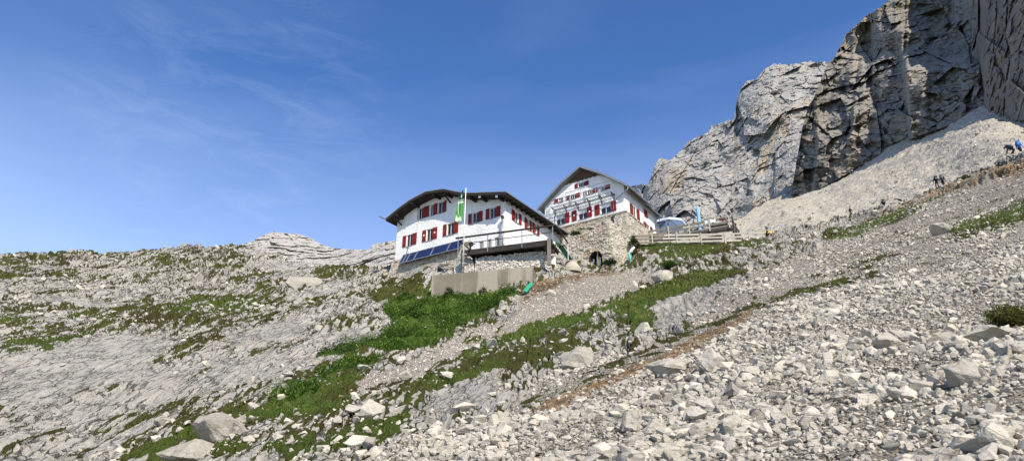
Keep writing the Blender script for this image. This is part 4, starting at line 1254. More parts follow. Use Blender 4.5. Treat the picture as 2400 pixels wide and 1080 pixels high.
def wall_with_holes(mb, M, outline, holes, depth=.16):
    """flat wall (a, z outline) in face frame M with window reveals"""
    pt = lambda a, z, n=0: M @ Vector((a, n, z))
    mb.holed([pt(a, z) for a, z in outline], [[pt(a0, z0), pt(a0, z1), pt(a1, z1), pt(a1, z0)] for a0, a1, z0, z1 in holes])
    for a0, a1, z0, z1 in holes:
        for (p, q) in (((a0, z0), (a0, z1)), ((a0, z1), (a1, z1)), ((a1, z1), (a1, z0)), ((a1, z0), (a0, z0))):
            mb.poly([pt(*p), pt(*q), pt(*q, -depth - .04), pt(*p, -depth - .04)])


def stone_faces(name, quads, mat, parent=None, size=.32, amp=.06, res=.075, back=.5, aspect=1.5, hole=None, label=None, cat=None, seed=0, jag=0):
    """masonry: each quad (bl, br, tr, tl) becomes a grid of bulging stones with deep joints, closed by a rim pushed back"""
    Vs, Fs, T, G, off = [], [], [], [], 0
    for qi, qd in enumerate(quads):
        bl, br, tr, tl = [np.array(p, float) for p in qd]
        L = max(np.linalg.norm(br - bl), np.linalg.norm(tr - tl)); H = max(np.linalg.norm(tl - bl), np.linalg.norm(tr - br))
        nu, nv = max(3, int(L / res)), max(3, int(H / res))
        a = np.linspace(0, 1, nu)[None, :, None]; b = np.linspace(0, 1, nv)[:, None, None]
        if jag:
            tl_ = tl + 0 * a; tr_ = tr
        P = (bl * (1 - a) + br * a) * (1 - b) + (tl * (1 - a) + tr * a) * b
        if jag:
            P = P + np.array([0, 0, 1.]) * (b * jag * fbm(np.stack([a[..., 0] * L * 2.2, a[..., 0] * 0, a[..., 0] * 0 + seed], -1), 2, seed)[..., None])
        n = np.cross(br - bl, tl - bl); n /= np.linalg.norm(n)
        if n @ -bl < 0: n = -n
        hx = (br - bl) / np.linalg.norm(br - bl); s2 = P @ hx; z2 = P[..., 2]
        q3 = np.stack([s2 / (size * aspect), z2 / size, np.zeros_like(z2)], -1)
        q3 = q3 + .28 * fbm(P * 1.3, 2, seed + 7)[..., None]
        f1, f2, idc = worley(q3, seed + qi * 0, 2)
        gap = np.clip((f2 - f1) / .22, 0, 1)
        D = amp * (gap ** .5 + (idc - .5) * 1.1 + .4 * fbm(P * 6, 3, seed + 3))
        P = P + n * D[..., None]
        rim = np.pad(P, ((1, 1), (1, 1), (0, 0)), 'edge'); m = np.zeros(rim.shape[:2], bool); m[0] = m[-1] = True; m[:, 0] = m[:, -1] = True
        rim[m] -= n * back
        Tt = np.pad(idc, 1, 'edge'); Gg = np.pad(gap, 1, 'edge')
        fc = grid_faces(*rim.shape[:2])
        if hole is not None:
            hm = hole(rim.reshape(-1, 3)); fc = fc[~hm[fc].all(1)]
        Vs.append(rim.reshape(-1, 3)); Fs.append(fc + off); T.append(Tt.ravel()); G.append(Gg.ravel()); off += rim.shape[0] * rim.shape[1]
    me = np_mesh(name, np.concatenate(Vs), np.concatenate(Fs), [mat], smooth=False, attrs=dict(tone=np.concatenate(T), gap=np.concatenate(G)))
    bm = bmesh.new(); bm.from_mesh(me); bmesh.ops.recalc_face_normals(bm, faces=bm.faces[:]); bm.to_mesh(me); bm.free()
    o = link(bpy.data.objects.new(name, me), parent)
    if label: tag(o, label, cat)
    return o


def roof_prism(mb, house, outline, v0, v1, t, lift=0, ext=0):
    """slab following the gable outline (u, z of the top edge) from v0 to v1, t thick"""
    o = [(u, z + lift) for u, z in outline]
    ring = [house.p(u, v0, z) for u, z in o] + [house.p(u, v0, z - t) for u, z in reversed(o)]
    n = len(o); off = house.V * (v1 - v0)
    a = [mb.bm.verts.new(p) for p in ring]; b = [mb.bm.verts.new(p + off) for p in ring]
    N = len(ring)
    for k in range(N):
        f = mb.bm.faces.new([a[k], a[(k + 1) % N], b[(k + 1) % N], b[k]]); f.material_index = mb.mi
    for ring_ in (a, b):
        for k in range(n - 1):
            f = mb.bm.faces.new([ring_[k], ring_[k + 1], ring_[N - 2 - k], ring_[N - 1 - k]]); f.material_index = mb.mi


def interp_outline(o, u):
    for (u0, z0), (u1, z1) in zip(o[:-1], o[1:]):
        if u0 <= u <= u1: return z0 + (z1 - z0) * (u - u0) / (u1 - u0)
    return o[0][1] if u < o[0][0] else o[-1][1]


# ================================================================== left hut
HL = House(1183.4, 485.6, 70)
hutL = empty('mountain_hut', HL.p(-7.4, 5, -4)); tag(hutL, 'white roughcast hut with a wide low dark roof and solar panels', 'mountain hut')


def under(parent):
    """children are built in world space: keep them there under a parent that stands at its own base"""
    bpy.context.view_layer.update()
    inv = parent.matrix_world.inverted()
    for o in list(COL.objects):
        if o.parent is parent and not o.get('_set'):
            o.matrix_parent_inverse = inv; o['_set'] = 1
    for o in list(COL.objects):
        if '_set' in o: del o['_set']


OVL = 1.4
outL = [HL.f(px, py, -OVL) for px, py in ((904.5, 513), (932, 490), (960.6, 469.3), (997.6, 450), (1039, 443.3), (1067, 449.3), (1092, 453), (1184.6, 450.2))]
uL = HL.f(931, 531)[0]; TH = .26; DEPL = 12.5
zLw = lambda u: interp_outline(outL, u) - TH + .05
hf = {}
# front windows: (shutter left, window, shutter right) in photograph columns, z range
zA = (HL.f(943.5, 579.9)[1] - .02, HL.f(944.3, 554.4)[1] + .02)
zB = (HL.f(980.6, 514.7)[1], HL.f(981.3, 489.3)[1] + .02)
zC = (HL.f(1173, 506.3)[1] + .0, HL.f(1173.7, 481.9)[1] + .02)
zD = (HL.f(1127, 584)[1] - .1, HL.f(1127, 565.5)[1])
row = []
for sl, wn, sr, z, em in (((944.3, 952), (953, 966.3), (966.8, 977), zA, 0), ((990.2, 998.8), (999.8, 1013.6), (1014, 1025), zA, 1), ((1038.9, 1047), (1047.9, 1063.8), (1064.2, 1074.4), zA, 0),
                          ((968.7, 979.8), (981.5, 992.2), (992.8, 1006.5), zB, 2), (None, (1008.7, 1017.2), (1017.6, 1025.7), zB, 0), (None, (1027, 1041.5), (1042, 1046.6), zB, 0),
                          ((1098, 1106), (1107.6, 1121.6), (1122, 1131.5), zC, 0), ((1138.9, 1147.6), (1148.4, 1163.7), (1164.1, 1173.4), zC, 0),
                          (None, (1122, 1133), None, zD, 0), (None, (1140.4, 1151.5), None, zD, 0), (None, (1158.9, 1170), None, zD, 0)):
    row.append([None if x is None else tuple(HL.along(c, (z[0] + z[1]) / 2) for c in x) for x in (sl, wn, sr)] + [z, em])
rowS = []
zS = (HL.s_(1219.5, 527.5)[1], HL.s_(1199, 490.4)[1] + .02)
for sl, wn, sr in (((1198.6, 1205.2), (1205.8, 1214.6), (1215.4, 1221.6)), ((1229, 1234.3), (1234.8, 1240), (1240.6, 1245.4)), ((1247.2, 1252.3), (1252.7, 1258), (1258.4, 1263.4))):
    rowS.append([tuple(HL.along(c, (zS[0] + zS[1]) / 2, True) for c in x) for x in (sl, wn, sr)])
m = MB()
outline = [(uL, -5.5), (0, -5.5), (0, zLw(0))] + [(u, zLw(u)) for u, z in reversed(outL) if uL < u < 0] + [(uL, zLw(uL))]
wall_with_holes(m, HL.Mf, outline, [(r[1][0], r[1][1], *r[3]) for r in row])
zc = zLw(0)
wall_with_holes(m, HL.Ms, [(0, -5.5), (DEPL - .6, -5.5), (DEPL - .6, zc), (0, zc)], [(r[1][0], r[1][1], *zS) for r in rowS])
m.poly([HL.p(uL, 0, -5.5), HL.p(uL, DEPL - .6, -5.5), HL.p(uL, DEPL - .6, zLw(uL)), HL.p(uL, 0, zLw(uL))])
m.poly([HL.p(uL, DEPL - .6, -5.5), HL.p(0, DEPL - .6, -5.5), HL.p(0, DEPL - .6, zc), HL.p(uL + 5, DEPL - .6, 3), HL.p(uL, DEPL - .6, zLw(uL))])
m.build('wall', M_PLASTER, hutL, fix=False)
m = MB(); roof_prism(m, HL, outL, -OVL, DEPL, TH); rfL = m.build('roof', M_DARKWOOD, hutL)
m = MB(); roof_prism(m, HL, [(outL[0][0] - .04, outL[0][1])] + outL[1:-1] + [(outL[-1][0] + .04, outL[-1][1])], -OVL - .05, DEPL + .05, .10, .075); m.build('roof_covering', M_ROOFG, rfL)
# gutter end standing out past the left eave
m = MB(); m.tube([HL.p(outL[0][0] - .08, -OVL - 1.0, outL[0][1] - .02), HL.p(outL[0][0] - .08, DEPL, outL[0][1] - .12)], .075, 8); m.build('gutter', M_ZINC, rfL)
m = MB(); m.tube([HL.p(outL[-1][0] + .1, -OVL, outL[-1][1] - .02), HL.p(outL[-1][0] + .1, DEPL, outL[-1][1] - .10)], .07, 8); m.build('gutter', M_ZINC, rfL)
for px, pale in ((925, 0), (962, 0), (1012, 0), (1040, 0), (1098, 0), (1123, 1), (1163, 1)):
    u = HL.along(px, 1.5, off=-OVL); z = interp_outline(outL, u) - TH
    m = MB(); m.box(HL.Mf, (u - .11, -.1, z - .27), (u + .11, OVL - .10, z + .01)); o = m.build('purlin', M_DARKWOOD, hutL)
    if pale: m = MB(); m.box(HL.Mf, (u - .13, OVL - .10, z - .30), (u + .13, OVL - .06, z + .02)); m.build('end_cap', M_GREYPAINT, o)
for px0, py0, px1, py1 in ((1040, 452, 1051, 477), (925, 508, 937, 529)):
    u0, z0 = HL.f(px0, py0, -1.2); u1, z1 = HL.f(px1, py1, 0)
    m = MB(); m.bar(HL.p(u0, -1.2, z0 - .1), HL.p(u0 + .05, -.02, z1), .13, .13); m.build('brace', M_DARKWOOD, hutL)
zr = outL[-1][1] - TH
for k in range(13):
    v = .2 + k * .95
    m = MB(); m.bar(HL.p(-.02, v, zr + .14), HL.p(outL[-1][0] - .06, v, zr - .02), .13, .19); m.build('rafter', M_DARKWOOD, hutL)
for sl, wn, sr, z, em in row:
    small = z is zD
    window(HL, hutL, False, *wn, *z, bars=2 if not small else 3, sill=True)
    if sl: shutter(HL, hutL, False, *sl, *z, emblem=em == 1, **(dict(swing=R(62), hinge='r') if em == 2 else {}))
    if sr: shutter(HL, hutL, False, *sr, *z, emblem=em == 1)
for sl, wn, sr in rowS:
    window(HL, hutL, True, *wn, *zS); shutter(HL, hutL, True, *sl, *zS); shutter(HL, hutL, True, *sr, *zS)
# solar panels hung along the foot of the wall on brackets
zs0, zs1 = HL.f(1010, 598.5, -.75)[1], HL.f(1010, 582)[1]
cols = [934.4, 942.5, 951, 968.5, 1007.5, 1046, 1078]
for a, b in zip(cols[:-1], cols[1:]):
    a0, a1 = HL.along(a, zs0, off=-.75), HL.along(b, zs0, off=-.75)
    fr = MB(); pc = MB()
    t0, t1 = (.75, zs0), (.10, zs1)
    A = [HL.Mf @ Vector((x, n, z)) for x, (n, z) in ((a0 + .03, t0), (a1 - .03, t0), (a1 - .03, t1), (a0 + .03, t1))]
    nrm = (A[1] - A[0]).cross(A[3] - A[0]).normalized()
    if nrm.y > 0: nrm = -nrm
    pc.prism(A, -nrm * .03); pn = pc.build('solar_panel', M_PANEL, hutL)
    for p_, q_ in ((0, 1), (1, 2), (2, 3), (3, 0)): fr.bar(A[p_], A[q_], .07, .07)
    fr.build('panel_frame', M_STEEL, pn)
for c in (940, 962, 974, 1003, 1014, 1040, 1053):
    a = HL.along(c, zs0, off=-.6)
    m = MB(); m.bar(HL.Mf @ Vector((a, .70, zs0 - .02)), HL.Mf @ Vector((a, .12, zs0 - .62)), .05, .05); m.build('bracket', M_STEEL, hutL)
# rubble plinth under the left half of the front
pp = lambda u, n, z: HL.Mf @ Vector((u, n, z))
stone_faces('stone_plinth', [(pp(uL - .35, .35, -6.2), pp(-4.2, .30, -6.2), pp(-4.2, .10, zs1 - .35), pp(uL + .05, .06, zs1 - .35)),
                             (pp(uL - .9, .5, -6.2), pp(uL - .36, .36, -6.2), pp(uL + .04, .10, -2.5), pp(uL - .10, .12, -2.5))], M_MASON, hutL, .34, .06, .08, .4, seed=5)
# stove pipe on the front and a small vent, chimney-less roof as in the picture
u, z0 = HL.f(1177, 583, -.35); z1 = HL.f(1177, 513, -.35)[1]
m = MB(); m.tube([HL.p(u, -.35, z0), HL.p(u, -.35, z1)], .085, 12); fl = m.build('flue', M_STEEL, hutL, smooth=True)
m = MB(); m.lathe(Matrix.Translation(HL.p(u, -.35, z1)), [(.10, 0), (.15, .04), (.15, .26), (.17, .28), (.10, .36)], 12); m.build('cowl', simple('soot_black', (.03, .028, .026), .7), fl)
for zz in (z0 + .6, z0 + 1.9): 
    m = MB(); m.bar(HL.p(u, -.30, zz), HL.p(u, .02, zz), .05, .04); m.build('pipe_clamp', M_STEEL, fl)
u, z = HL.f(955, 588, -.1)
m = MB(); m.tube([HL.p(u - .2, -.12, z - .55), HL.p(u + .25, -.35, z + .15)], .05, 8); m.lathe(Matrix.Translation(HL.p(u + .3, -.4, z + .1)), [(.03, 0), (.16, .05), (.16, .1), (.02, .14)], 12); m.build('aerial', M_GREYPAINT, hutL)
under(hutL)

# ================================================================== right hut
HR = House(1465.6, 494.1, 76)
hutR = empty('mountain_hut', HR.p(-5.2, 4, -4)); tag(hutR, 'tall white hut on stone base with brown boarded gable and steel balcony', 'mountain hut')
OVR = .75
outR = [HR.f(px, py, -OVR) for px, py in ((1259.5, 489), (1315, 427), (1358.9, 389.2), (1410, 405), (1461.5, 428.5))]
du = .45; outR.append((outR[-1][0] + du, outR[-1][1] - du * .86))
uR = HR.f(1277, 500)[0]; THR = .16; D1, D2 = 5.4, 9.6
zRw = lambda u: interp_outline(outR, u) - THR + .04
z1_ = (HR.f(1444.8, 493.3)[1], HR.f(1444, 468.4)[1]); z2_ = (HR.f(1304, 476.3)[1], HR.f(1304, 466.4)[1]); z3_ = (HR.f(1351, 441.2)[1], HR.f(1351, 431.2)[1])
rowR = []
for sl, wn, sr, z, em in (((1286.7, 1301), (1303.5, 1323.2), (1324, 1335), z1_, 2), ((1340.4, 1352), (1355.5, 1375.8), (1376.4, 1387.8), z1_, 1), ((1394, 1406), (1408, 1431.3), (1432.2, 1444.5), z1_, 0),
                          ((1299.6, 1308.7), (1309.3, 1319.6), None, z2_, 0), ((1328, 1335), (1335.6, 1350.2), (1350.9, 1359.6), z2_, 0), ((1368, 1375.6), (1376.2, 1391), (1391.6, 1400.8), z2_, 0), (None, (1410, 1419.4), (1420, 1430), z2_, 0),
                          ((1347.5, 1354.8), (1355.4, 1371), (1371.6, 1380), z3_, 0)):
    rowR.append([None if x is None else tuple(HR.along(c, (z[0] + z[1]) / 2) for c in x) for x in (sl, wn, sr)] + [z, em])
zs_ = (HR.s_(1498.9, 519.6)[1], HR.s_(1475.9, 475.5)[1]); zsu = (HR.s_(1512, 508)[1], HR.s_(1508.5, 488.5)[1]); zsl = (HR.s_(1511, 536)[1], HR.s_(1508, 518)[1])
rowRS = []
for sl, wn, sr, z in (((1475.9, 1482.5), (1483, 1491.3), (1491.9, 1498.4), zs_), (None, (1508.9, 1516.6), None, zsu), ((1507.8, 1514.2), (1514.8, 1522.8), (1523.4, 1529), zsl)):
    rowRS.append([None if x is None else tuple(HR.along(c, (z[0] + z[1]) / 2, True) for c in x) for x in (sl, wn, sr)] + [z])
m = MB()
outline = [(uR, .02), (0, .02), (0, zRw(0))] + [(u, zRw(u)) for u, z in reversed(outR) if uR < u < 0] + [(uR, zRw(uR))]
wall_with_holes(m, HR.Mf, outline, [(r[1][0], r[1][1], *r[3]) for r in rowR])
zc = zRw(0)
wall_with_holes(m, HR.Ms, [(0, .02), (0, zc), (D1, zc), (D1, zc - .3), (D2, zc - .3), (D2, -2.6), (D1 - .6, -2.6), (D1 - .6, .02)], [(r[1][0], r[1][1], *r[3]) for r in rowRS if r[3] is not zsu])
m.poly([HR.p(uR, 0, .02), HR.p(uR, D2, .02), HR.p(uR, D2, zRw(uR)), HR.p(uR, 0, zRw(uR))])
m.poly([HR.p(uR, D2, -3), HR.p(0, D2, -3), HR.p(0, D2, zc - .3), HR.p(-5, D2, 6.4), HR.p(uR, D2, zRw(uR))])
m.build('wall', M_PLASTER, hutR, fix=False)
m = MB(); roof_prism(m, HR, outR, -OVR, D1 + .3, THR); rf = m.build('roof', [M_ROOFG], hutR)
m = MB(); roof_prism(m, HR, [(u, z - .25) for u, z in outR], D1 + .3, D2 + .5, THR); m.build('rear_roof', [M_ROOFG], rf)
m = MB()
for (u0, z0), (u1, z1) in zip(outR[:-1], outR[1:]): m.bar(HR.p(u0, -OVR - .03, z0 - .06), HR.p(u1, -OVR - .03, z1 - .06), .05, .24)
m.build('verge_board', M_ZINC, rf)
ue, ze = outR[-1]
m = MB(); m.tube([HR.p(ue + .06, -OVR - .1, ze - .08), HR.p(ue + .06, D1 + .3, ze - .12)], .085, 8); m.build('gutter', M_ZINC, rf)
m = MB(); m.tube([HR.p(ue + .02, -OVR + .05, ze - .12), HR.p(ue - .1, -.6, ze - .45), HR.p(-1.35, -.12, ze - 1.25), HR.p(-1.32, -.12, -.6)], .07, 10)
m.tube([HR.p(-1.32, -.12, -.6), HR.p(-1.0, -.30, -4.6)], .05, 8); m.build('downpipe', M_GREYPAINT, hutR, smooth=True)
ul, zl = outR[0]
m = MB(); m.tube([HR.p(ul - .04, -OVR, zl - .1), HR.p(ul + .35, -.5, zl - .55), HR.p(uR - .05, -.15, zl - .75), HR.p(uR - .05, -.15, -.4)], .07, 10); m.build('downpipe', M_ZINC, hutR, smooth=True)
# boarded gable
bl, br = HR.f(1325.6, 433.3), HR.f(1408.5, 409.6); zb = (bl[1] + br[1]) / 2
m = MB(); n = 26
for k in range(n):
    a = bl[0] + (br[0] - bl[0]) * k / n; b = bl[0] + (br[0] - bl[0]) * (k + 1) / n
    za, zb_ = zRw(a) - .02, zRw(b) - .02
    m.prism([HR.Mf @ Vector((x, .02, z)) for x, z in ((a + .012, zb + .05 * ((k * 7) % 3 - 1)), (b - .012, zb + .05 * ((k * 7) % 3 - 1)), (b - .012, max(zb + .06, zb_)), (a + .012, max(zb + .06, za)))], HR.Mf.to_3x3() @ Vector((0, .035 + .012 * (k % 2), 0)))
m.build('gable_boarding', wood_material('brown_boards', (.12, .078, .048), .6, (3.2, 3.2, .5)), hutR)
# ledge and stone base
m = MB(); m.box(HR.Mf, (uR - .1, -.05, -.13), (.17, .17, .0)); m.box(HR.Ms, (.0, -.05, -.13), (D1 - .6, .165, .0)); m.build('ledge', M_PALECONC, hutR)
qf = lambda u, n, z: HR.Mf @ Vector((u, n, z)); qs = lambda v, n, z: HR.Ms @ Vector((v, n, z))
stone_faces('stone_base', [(qf(uR, .03, -7.5), qf(.0, .03, -7.5), qf(.0, .03, -.13), qf(uR, .03, -.13)), (qs(0, .03, -7.5), qs(D2, .03, -7.5), qs(D2, .03, -.14), qs(0, .03, -.14))], M_MASON, hutR, .36, .07, .08, .3, seed=9)
m = MB(); m.box(HR.Mf, (-1.75, .0, -6), (-1.42, .09, -.14)); m.build('wall_strip', M_DARKWOOD, hutR)
for sl, wn, sr, z, em in rowR:
    window(HR, hutR, False, *wn, *z, bars=2 if z is z1_ else 3, curtain=z is z1_)
    if sl: shutter(HR, hutR, False, *sl, *z, emblem=em == 1, **(dict(swing=R(38), hinge='r') if em == 2 else {}))
    if sr: shutter(HR, hutR, False, *sr, *z, emblem=em == 1)
for sl, wn, sr, z in rowRS:
    if z is zsu: shutter(HR, hutR, True, *wn, *z); continue
    window(HR, hutR, True, *wn, *z); shutter(HR, hutR, True, *sl, *z); shutter(HR, hutR, True, *sr, *z)
# escape balcony
VB = .85
(ua, zd), (ub, zd2) = HR.f(1291.5, 486.7, -VB), HR.f(1433, 448.1, -VB)
zt = HR.f(1380, 437.6, -VB)[1]; zlow = HR.f(1291, 470, -VB)[1]; us_ = HR.along(1325.6, zt, off=-VB)
m = MB(); m.box(HR.Mf, (ua, .02, zd - .05), (ub, .07, zd + .05)); m.box(HR.Mf, (ua, VB - .05, zd - .05), (ub, VB, zd + .05))
n = int((ub - ua) / .22)
for k in range(n + 1): x = ua + (ub - ua) * k / n; m.box(HR.Mf, (x - .015, .07, zd - .03), (x + .015, VB - .05, zd + .02))
bal = m.build('balcony', M_STEEL, hutR)
m = MB()
rail = lambda x0, x1, z: m.tube([qf(x0, VB - .02, z), qf(x1, VB - .02, z)], .03, 6)
rail(us_, ub, zt); rail(us_, ub, (zt + zd) / 2 + .1); rail(ua, us_, zlow); rail(ua, us_, (zlow + zd) / 2)
for x in (ua, us_, us_ + (ub - us_) * .33, us_ + (ub - us_) * .66, ub):
    zz = zlow if x == ua else zt
    m.tube([qf(x, VB - .02, zd), qf(x, VB - .02, zz)], .032, 6)
for x, zz in ((ua, zlow), (ub, zt)): m.tube([qf(x, VB - .02, zz), qf(x, .02, zz)], .03, 6)
m.build('railing', M_STEEL, bal)
m = MB()
m.bm.free()
for x in (us_ + .08, us_ + (ub - us_) * .33 + .08, us_ + (ub - us_) * .66 + .08): m = MB(); m.box(HR.Mf, (x, .10, zd + .05), (x + .22, .13, zt)); m.build('shield_panel', M_GREYPAINT, bal)
for k in range(6):
    x = ua + .1 + (ub - ua - .2) * k / 5
    m = MB(); m.bar(qf(x, .03, zd - .06), qf(x, VB, zd - .06), .06, .07); m.bar(qf(x, .03, zd - .75), qf(x, VB - .1, zd - .08), .06, .06); m.bar(qf(x, .03, zd - .8), qf(x, .03, zd), .07, .06); m.build('bracket', M_DARKWOOD, bal)
m = MB(); m.box(HR.Mf, (ua, .0, zd - .42), (ub, .05, zd - .30)); m.build('string_course', M_PLASTER, hutR)
ul0 = HR.along(1281, 2, off=-.2)
m = MB()
for x in (ul0, ul0 + .5): m.tube([qf(x, .25, .2), qf(x, .25, 3.0)], .025, 6)
for k in range(9): m.tube([qf(ul0, .25, .35 + k * .31), qf(ul0 + .5, .25, .35 + k * .31)], .018, 6)
m.build('ladder', M_STEEL, hutR)
under(hutR)
print('huts', round(time.time() - T0, 1))
# ================================================================== around the left hut: deck, walls, flag
class Line:
    """vertical plane through a horizontal line between two bearings at distance d (first end)"""
    def __init__(s, a, b, d):
        s.A = sv(*a, d); rb = sv(*b, 1); s.B = rb * (s.A.z / rb.z)
        s.D = (s.B - s.A); s.L = s.D.length; s.D.normalize(); s.I = Vector((-s.D.y, s.D.x, 0))
        if s.I.dot(s.A) < 0: s.I = -s.I
        s.M = Matrix(((s.D.x, -s.I.x, 0, s.A.x), (s.D.y, -s.I.y, 0, s.A.y), (0, 0, 1, s.A.z), (0, 0, 0, 1)))   # (along, outward, z)

    def at(s, px, py, inn=0):
        r = sv(px, py, 1); p = r * ((s.A + s.I * inn).dot(s.I) / r.dot(s.I)); q = p - s.A
        return q.dot(s.D), q.z

    def p(s, a, inn, z): return s.A + s.D * a + s.I * inn + Vector((0, 0, z))


def gz(px, py):
    return on_slope(px, py)[0]


# --- timber deck
DK = Line((1089.2, 588.5), (1295.1, 562.6), 66.8)
deck = empty('timber_deck', DK.p(DK.L / 2, 1, -.6)); tag(deck, 'timber deck with a heavy blackened beam and metal railing in front of the hut', 'deck')
hb = .56
m = MB(); m.box(DK.M, (-.05, -.02, -hb), (DK.L + .02, .24, 0)); m.build('beam', M_BLACKWOOD, deck, bevel=.02)
m = MB()
for k in range(int(DK.L / .16)): m.box(DK.M, (k * .16, -3.2, -.06 + .004 * (k % 3)), (k * .16 + .15, .0, .0 + .004 * (k % 3)))
m.build('decking', M_GREYWOOD, deck)
m = MB()
for k in range(9): m.box(DK.M, (.4 + k * (DK.L - .8) / 8, -3.1, -.28), (.5 + k * (DK.L - .8) / 8, -.06, -.065))
m.build('joist', M_DARKWOOD, deck)
m = MB(); m.box(DK.M, (.1, -1.0, -.98), (DK.L - .1, -.82, -.58)); m.build('lower_beam', M_DARKWOOD, deck)
zr_ = DK.at(1200, 544.2)[1]; zm_ = DK.at(1200, 559.2)[1]
aL = DK.at(1071, 560.4)[0]; aR = DK.at(1305.2, 531.1)[0]
m = MB(); m.bar(DK.p(aL, -.30, zr_), DK.p(aR, -.30, zr_), .17, .13); m.build('handrail', M_DARKWOOD, deck)
m = MB(); m.bar(DK.p(aL + .3, -.30, zm_), DK.p(aR - .25, -.30, zm_), .05, .06); m.build('middle_rail', M_DARKWOOD, deck)
for px in (1077, 1145.5, 1225.4, 1298):
    a = DK.at(px, 565)[0]
    m = MB(); m.box(DK.M, (a - .035, .26, -.48 if px > 1100 else -1.5), (a + .035, .33, zr_ - .04)); m.build('railing_post', M_STEEL, deck)
for px, zb in ((1088.3, -2.3), (1290, -2.6)):
    a = DK.at(px, 600)[0]
    m = MB(); m.box(DK.M, (a - .17, .245, zb), (a + .15, .50, .06 if px > 1200 else -.05)); m.build('support_post', M_GREYWOOD, deck, bevel=.015)
m = MB(); m.bar(DK.p(aL + .25, .1, zr_ - .1), DK.p(aL + 1.55, -.4, -.1), .12, .10); m.build('brace', M_DARKWOOD, deck)
# railing returning down the stair at the right end
pS = sv(1331, 570, 68.3)
m = MB(); m.bar(DK.p(aR - .05, -.30, zr_), pS, .10, .09); m.build('stair_handrail', M_DARKWOOD, deck)
m = MB(); m.bar(DK.p(aR - .25, -.25, zm_), pS + Vector((-.1, 0, -.62)), .04, .05); m.build('stair_rail', M_DARKWOOD, deck)
m = MB(); m.bar(pS + Vector((0, 0, .02)), pS + Vector((-.02, 0, -1.75)), .06, .06); m.build('railing_post', M_STEEL, deck)
under(deck)
# green steel stair beside the deck
st = empty('steel_stair', sv(1318, 604, 67.5)); tag(st, 'green steel stair going down from the right end of the deck', 'stair')
t0, t1 = sv(1303, 567, 67.0), sv(1329, 604, 68.4)
M_GREENSTEEL = simple('green_steel', (.02, .10, .065), .45, .2, 4)
side = Vector((.55, .83, 0))
for k in (0, 1):
    m = MB(); m.bar(t0 + side * k * 1.1, t1 + side * k * 1.1, .05, .28); m.build('stringer', M_GREENSTEEL, st)
for k in range(7):
    p = t0.lerp(t1, (k + .6) / 7.4)
    m = MB(); m.bar(p + Vector((0, 0, -.02)), p + side * 1.1 + Vector((0, 0, -.02)), .30, .04); m.build('tread', M_GREENSTEEL, st)
under(st)
# pulley on the deck's left end
a, z = DK.at(1102.5, 571); wc = DK.p(a, .15, z)
wi = empty('cable_pulley', DK.p(a, .15, 0)); tag(wi, 'small black cable pulley on a bracket at the left end of the deck', 'pulley')
Mw = Matrix.Translation(wc) @ DK.M.to_3x3().to_4x4() @ Matrix.Rotation(math.pi / 2, 4, 'X')
m = MB(); m.lathe(Mw, [(.05, -.09), (.23, -.08), (.23, -.05), (.16, -.03), (.16, .03), (.23, .05), (.23, .08), (.05, .09)], 18); m.build('wheel', M_DARKWOOD, wi)
m = MB(); m.bar(wc, DK.p(a - .05, .15, .02), .10, .12); m.bar(wc + Vector((-.45, 0, -.05)), wc + Vector((.42, 0, .05)), .06, .07); m.build('bracket', M_DARKWOOD, wi)
under(wi)
# dry stone wall under the deck and the shaded pile at its left end
G = Line((1115, 603), (1282.7, 588.5), 66.75)
zb = G.at(1200, 650)[1]
stone_faces('dry_stone_wall', [(G.p(.05, -.35, zb), G.p(G.L + .55, -.30, zb), G.p(G.L, 0, -.02), G.p(0, 0, -.05))], M_DRY, None, .22, .12, .05, .8, 1.35,
            label='dry wall of stacked pale stones under the timber deck', cat='stone wall', seed=21, jag=.18)
G2 = Line((1066, 618), (1112, 606), 68.0)
g0 = G2.at(1062, 645); g1 = G2.at(1112, 640); g2 = G2.at(1103, 606); g3 = G2.at(1077, 596)
stone_faces('stone_pile', [(G2.p(g0[0], -.2, g0[1]), G2.p(g1[0], -.1, g1[1]), G2.p(g2[0], .35, g2[1]), G2.p(g3[0], .45, g3[1]))], M_DRY, None, .2, .10, .06, 1.2, 1.5, label='sloping pile of grey stones under the left end of the deck', cat='stone pile', seed=23, jag=.2)
# white board beside the right deck post
p = gz(1297, 622); q0 = sv(1297, 622, 66.8)
m = MB(); Mx = Matrix.Translation(sv(1297.2, 624, 66.6)) @ Matrix.Rotation(R(-12), 4, 'Z')
ring = [(-.24, 0), (.24, 0), (.24, .86), (.17, 1.0), (.05, 1.06), (-.24, 1.16)]
m.prism([Mx @ Vector((x, 0, z)) for x, z in ring], (0, .05, 0)); o = m.build('board', M_WHITE); tag(o, 'white board with a rounded corner standing beside the right deck post', 'board')

# --- concrete retaining wall
CW = Line((1012, 645), (1246.7, 624.3), 63.8)
m = MB(); nS = 26
a1, z1 = CW.at(1258, 634.6, 1.5)
m.box(CW.M, (0, -.45, -4.5), (CW.L, 0, 0)); m.box(CW.M, (CW.L - .32, -2.6, -4.5), (CW.L - .002, -.4505, -.002))
o = m.build('concrete_wall', M_CONC, None, bevel=.03); tag(o, 'long stained concrete retaining wall below the deck', 'retaining wall')
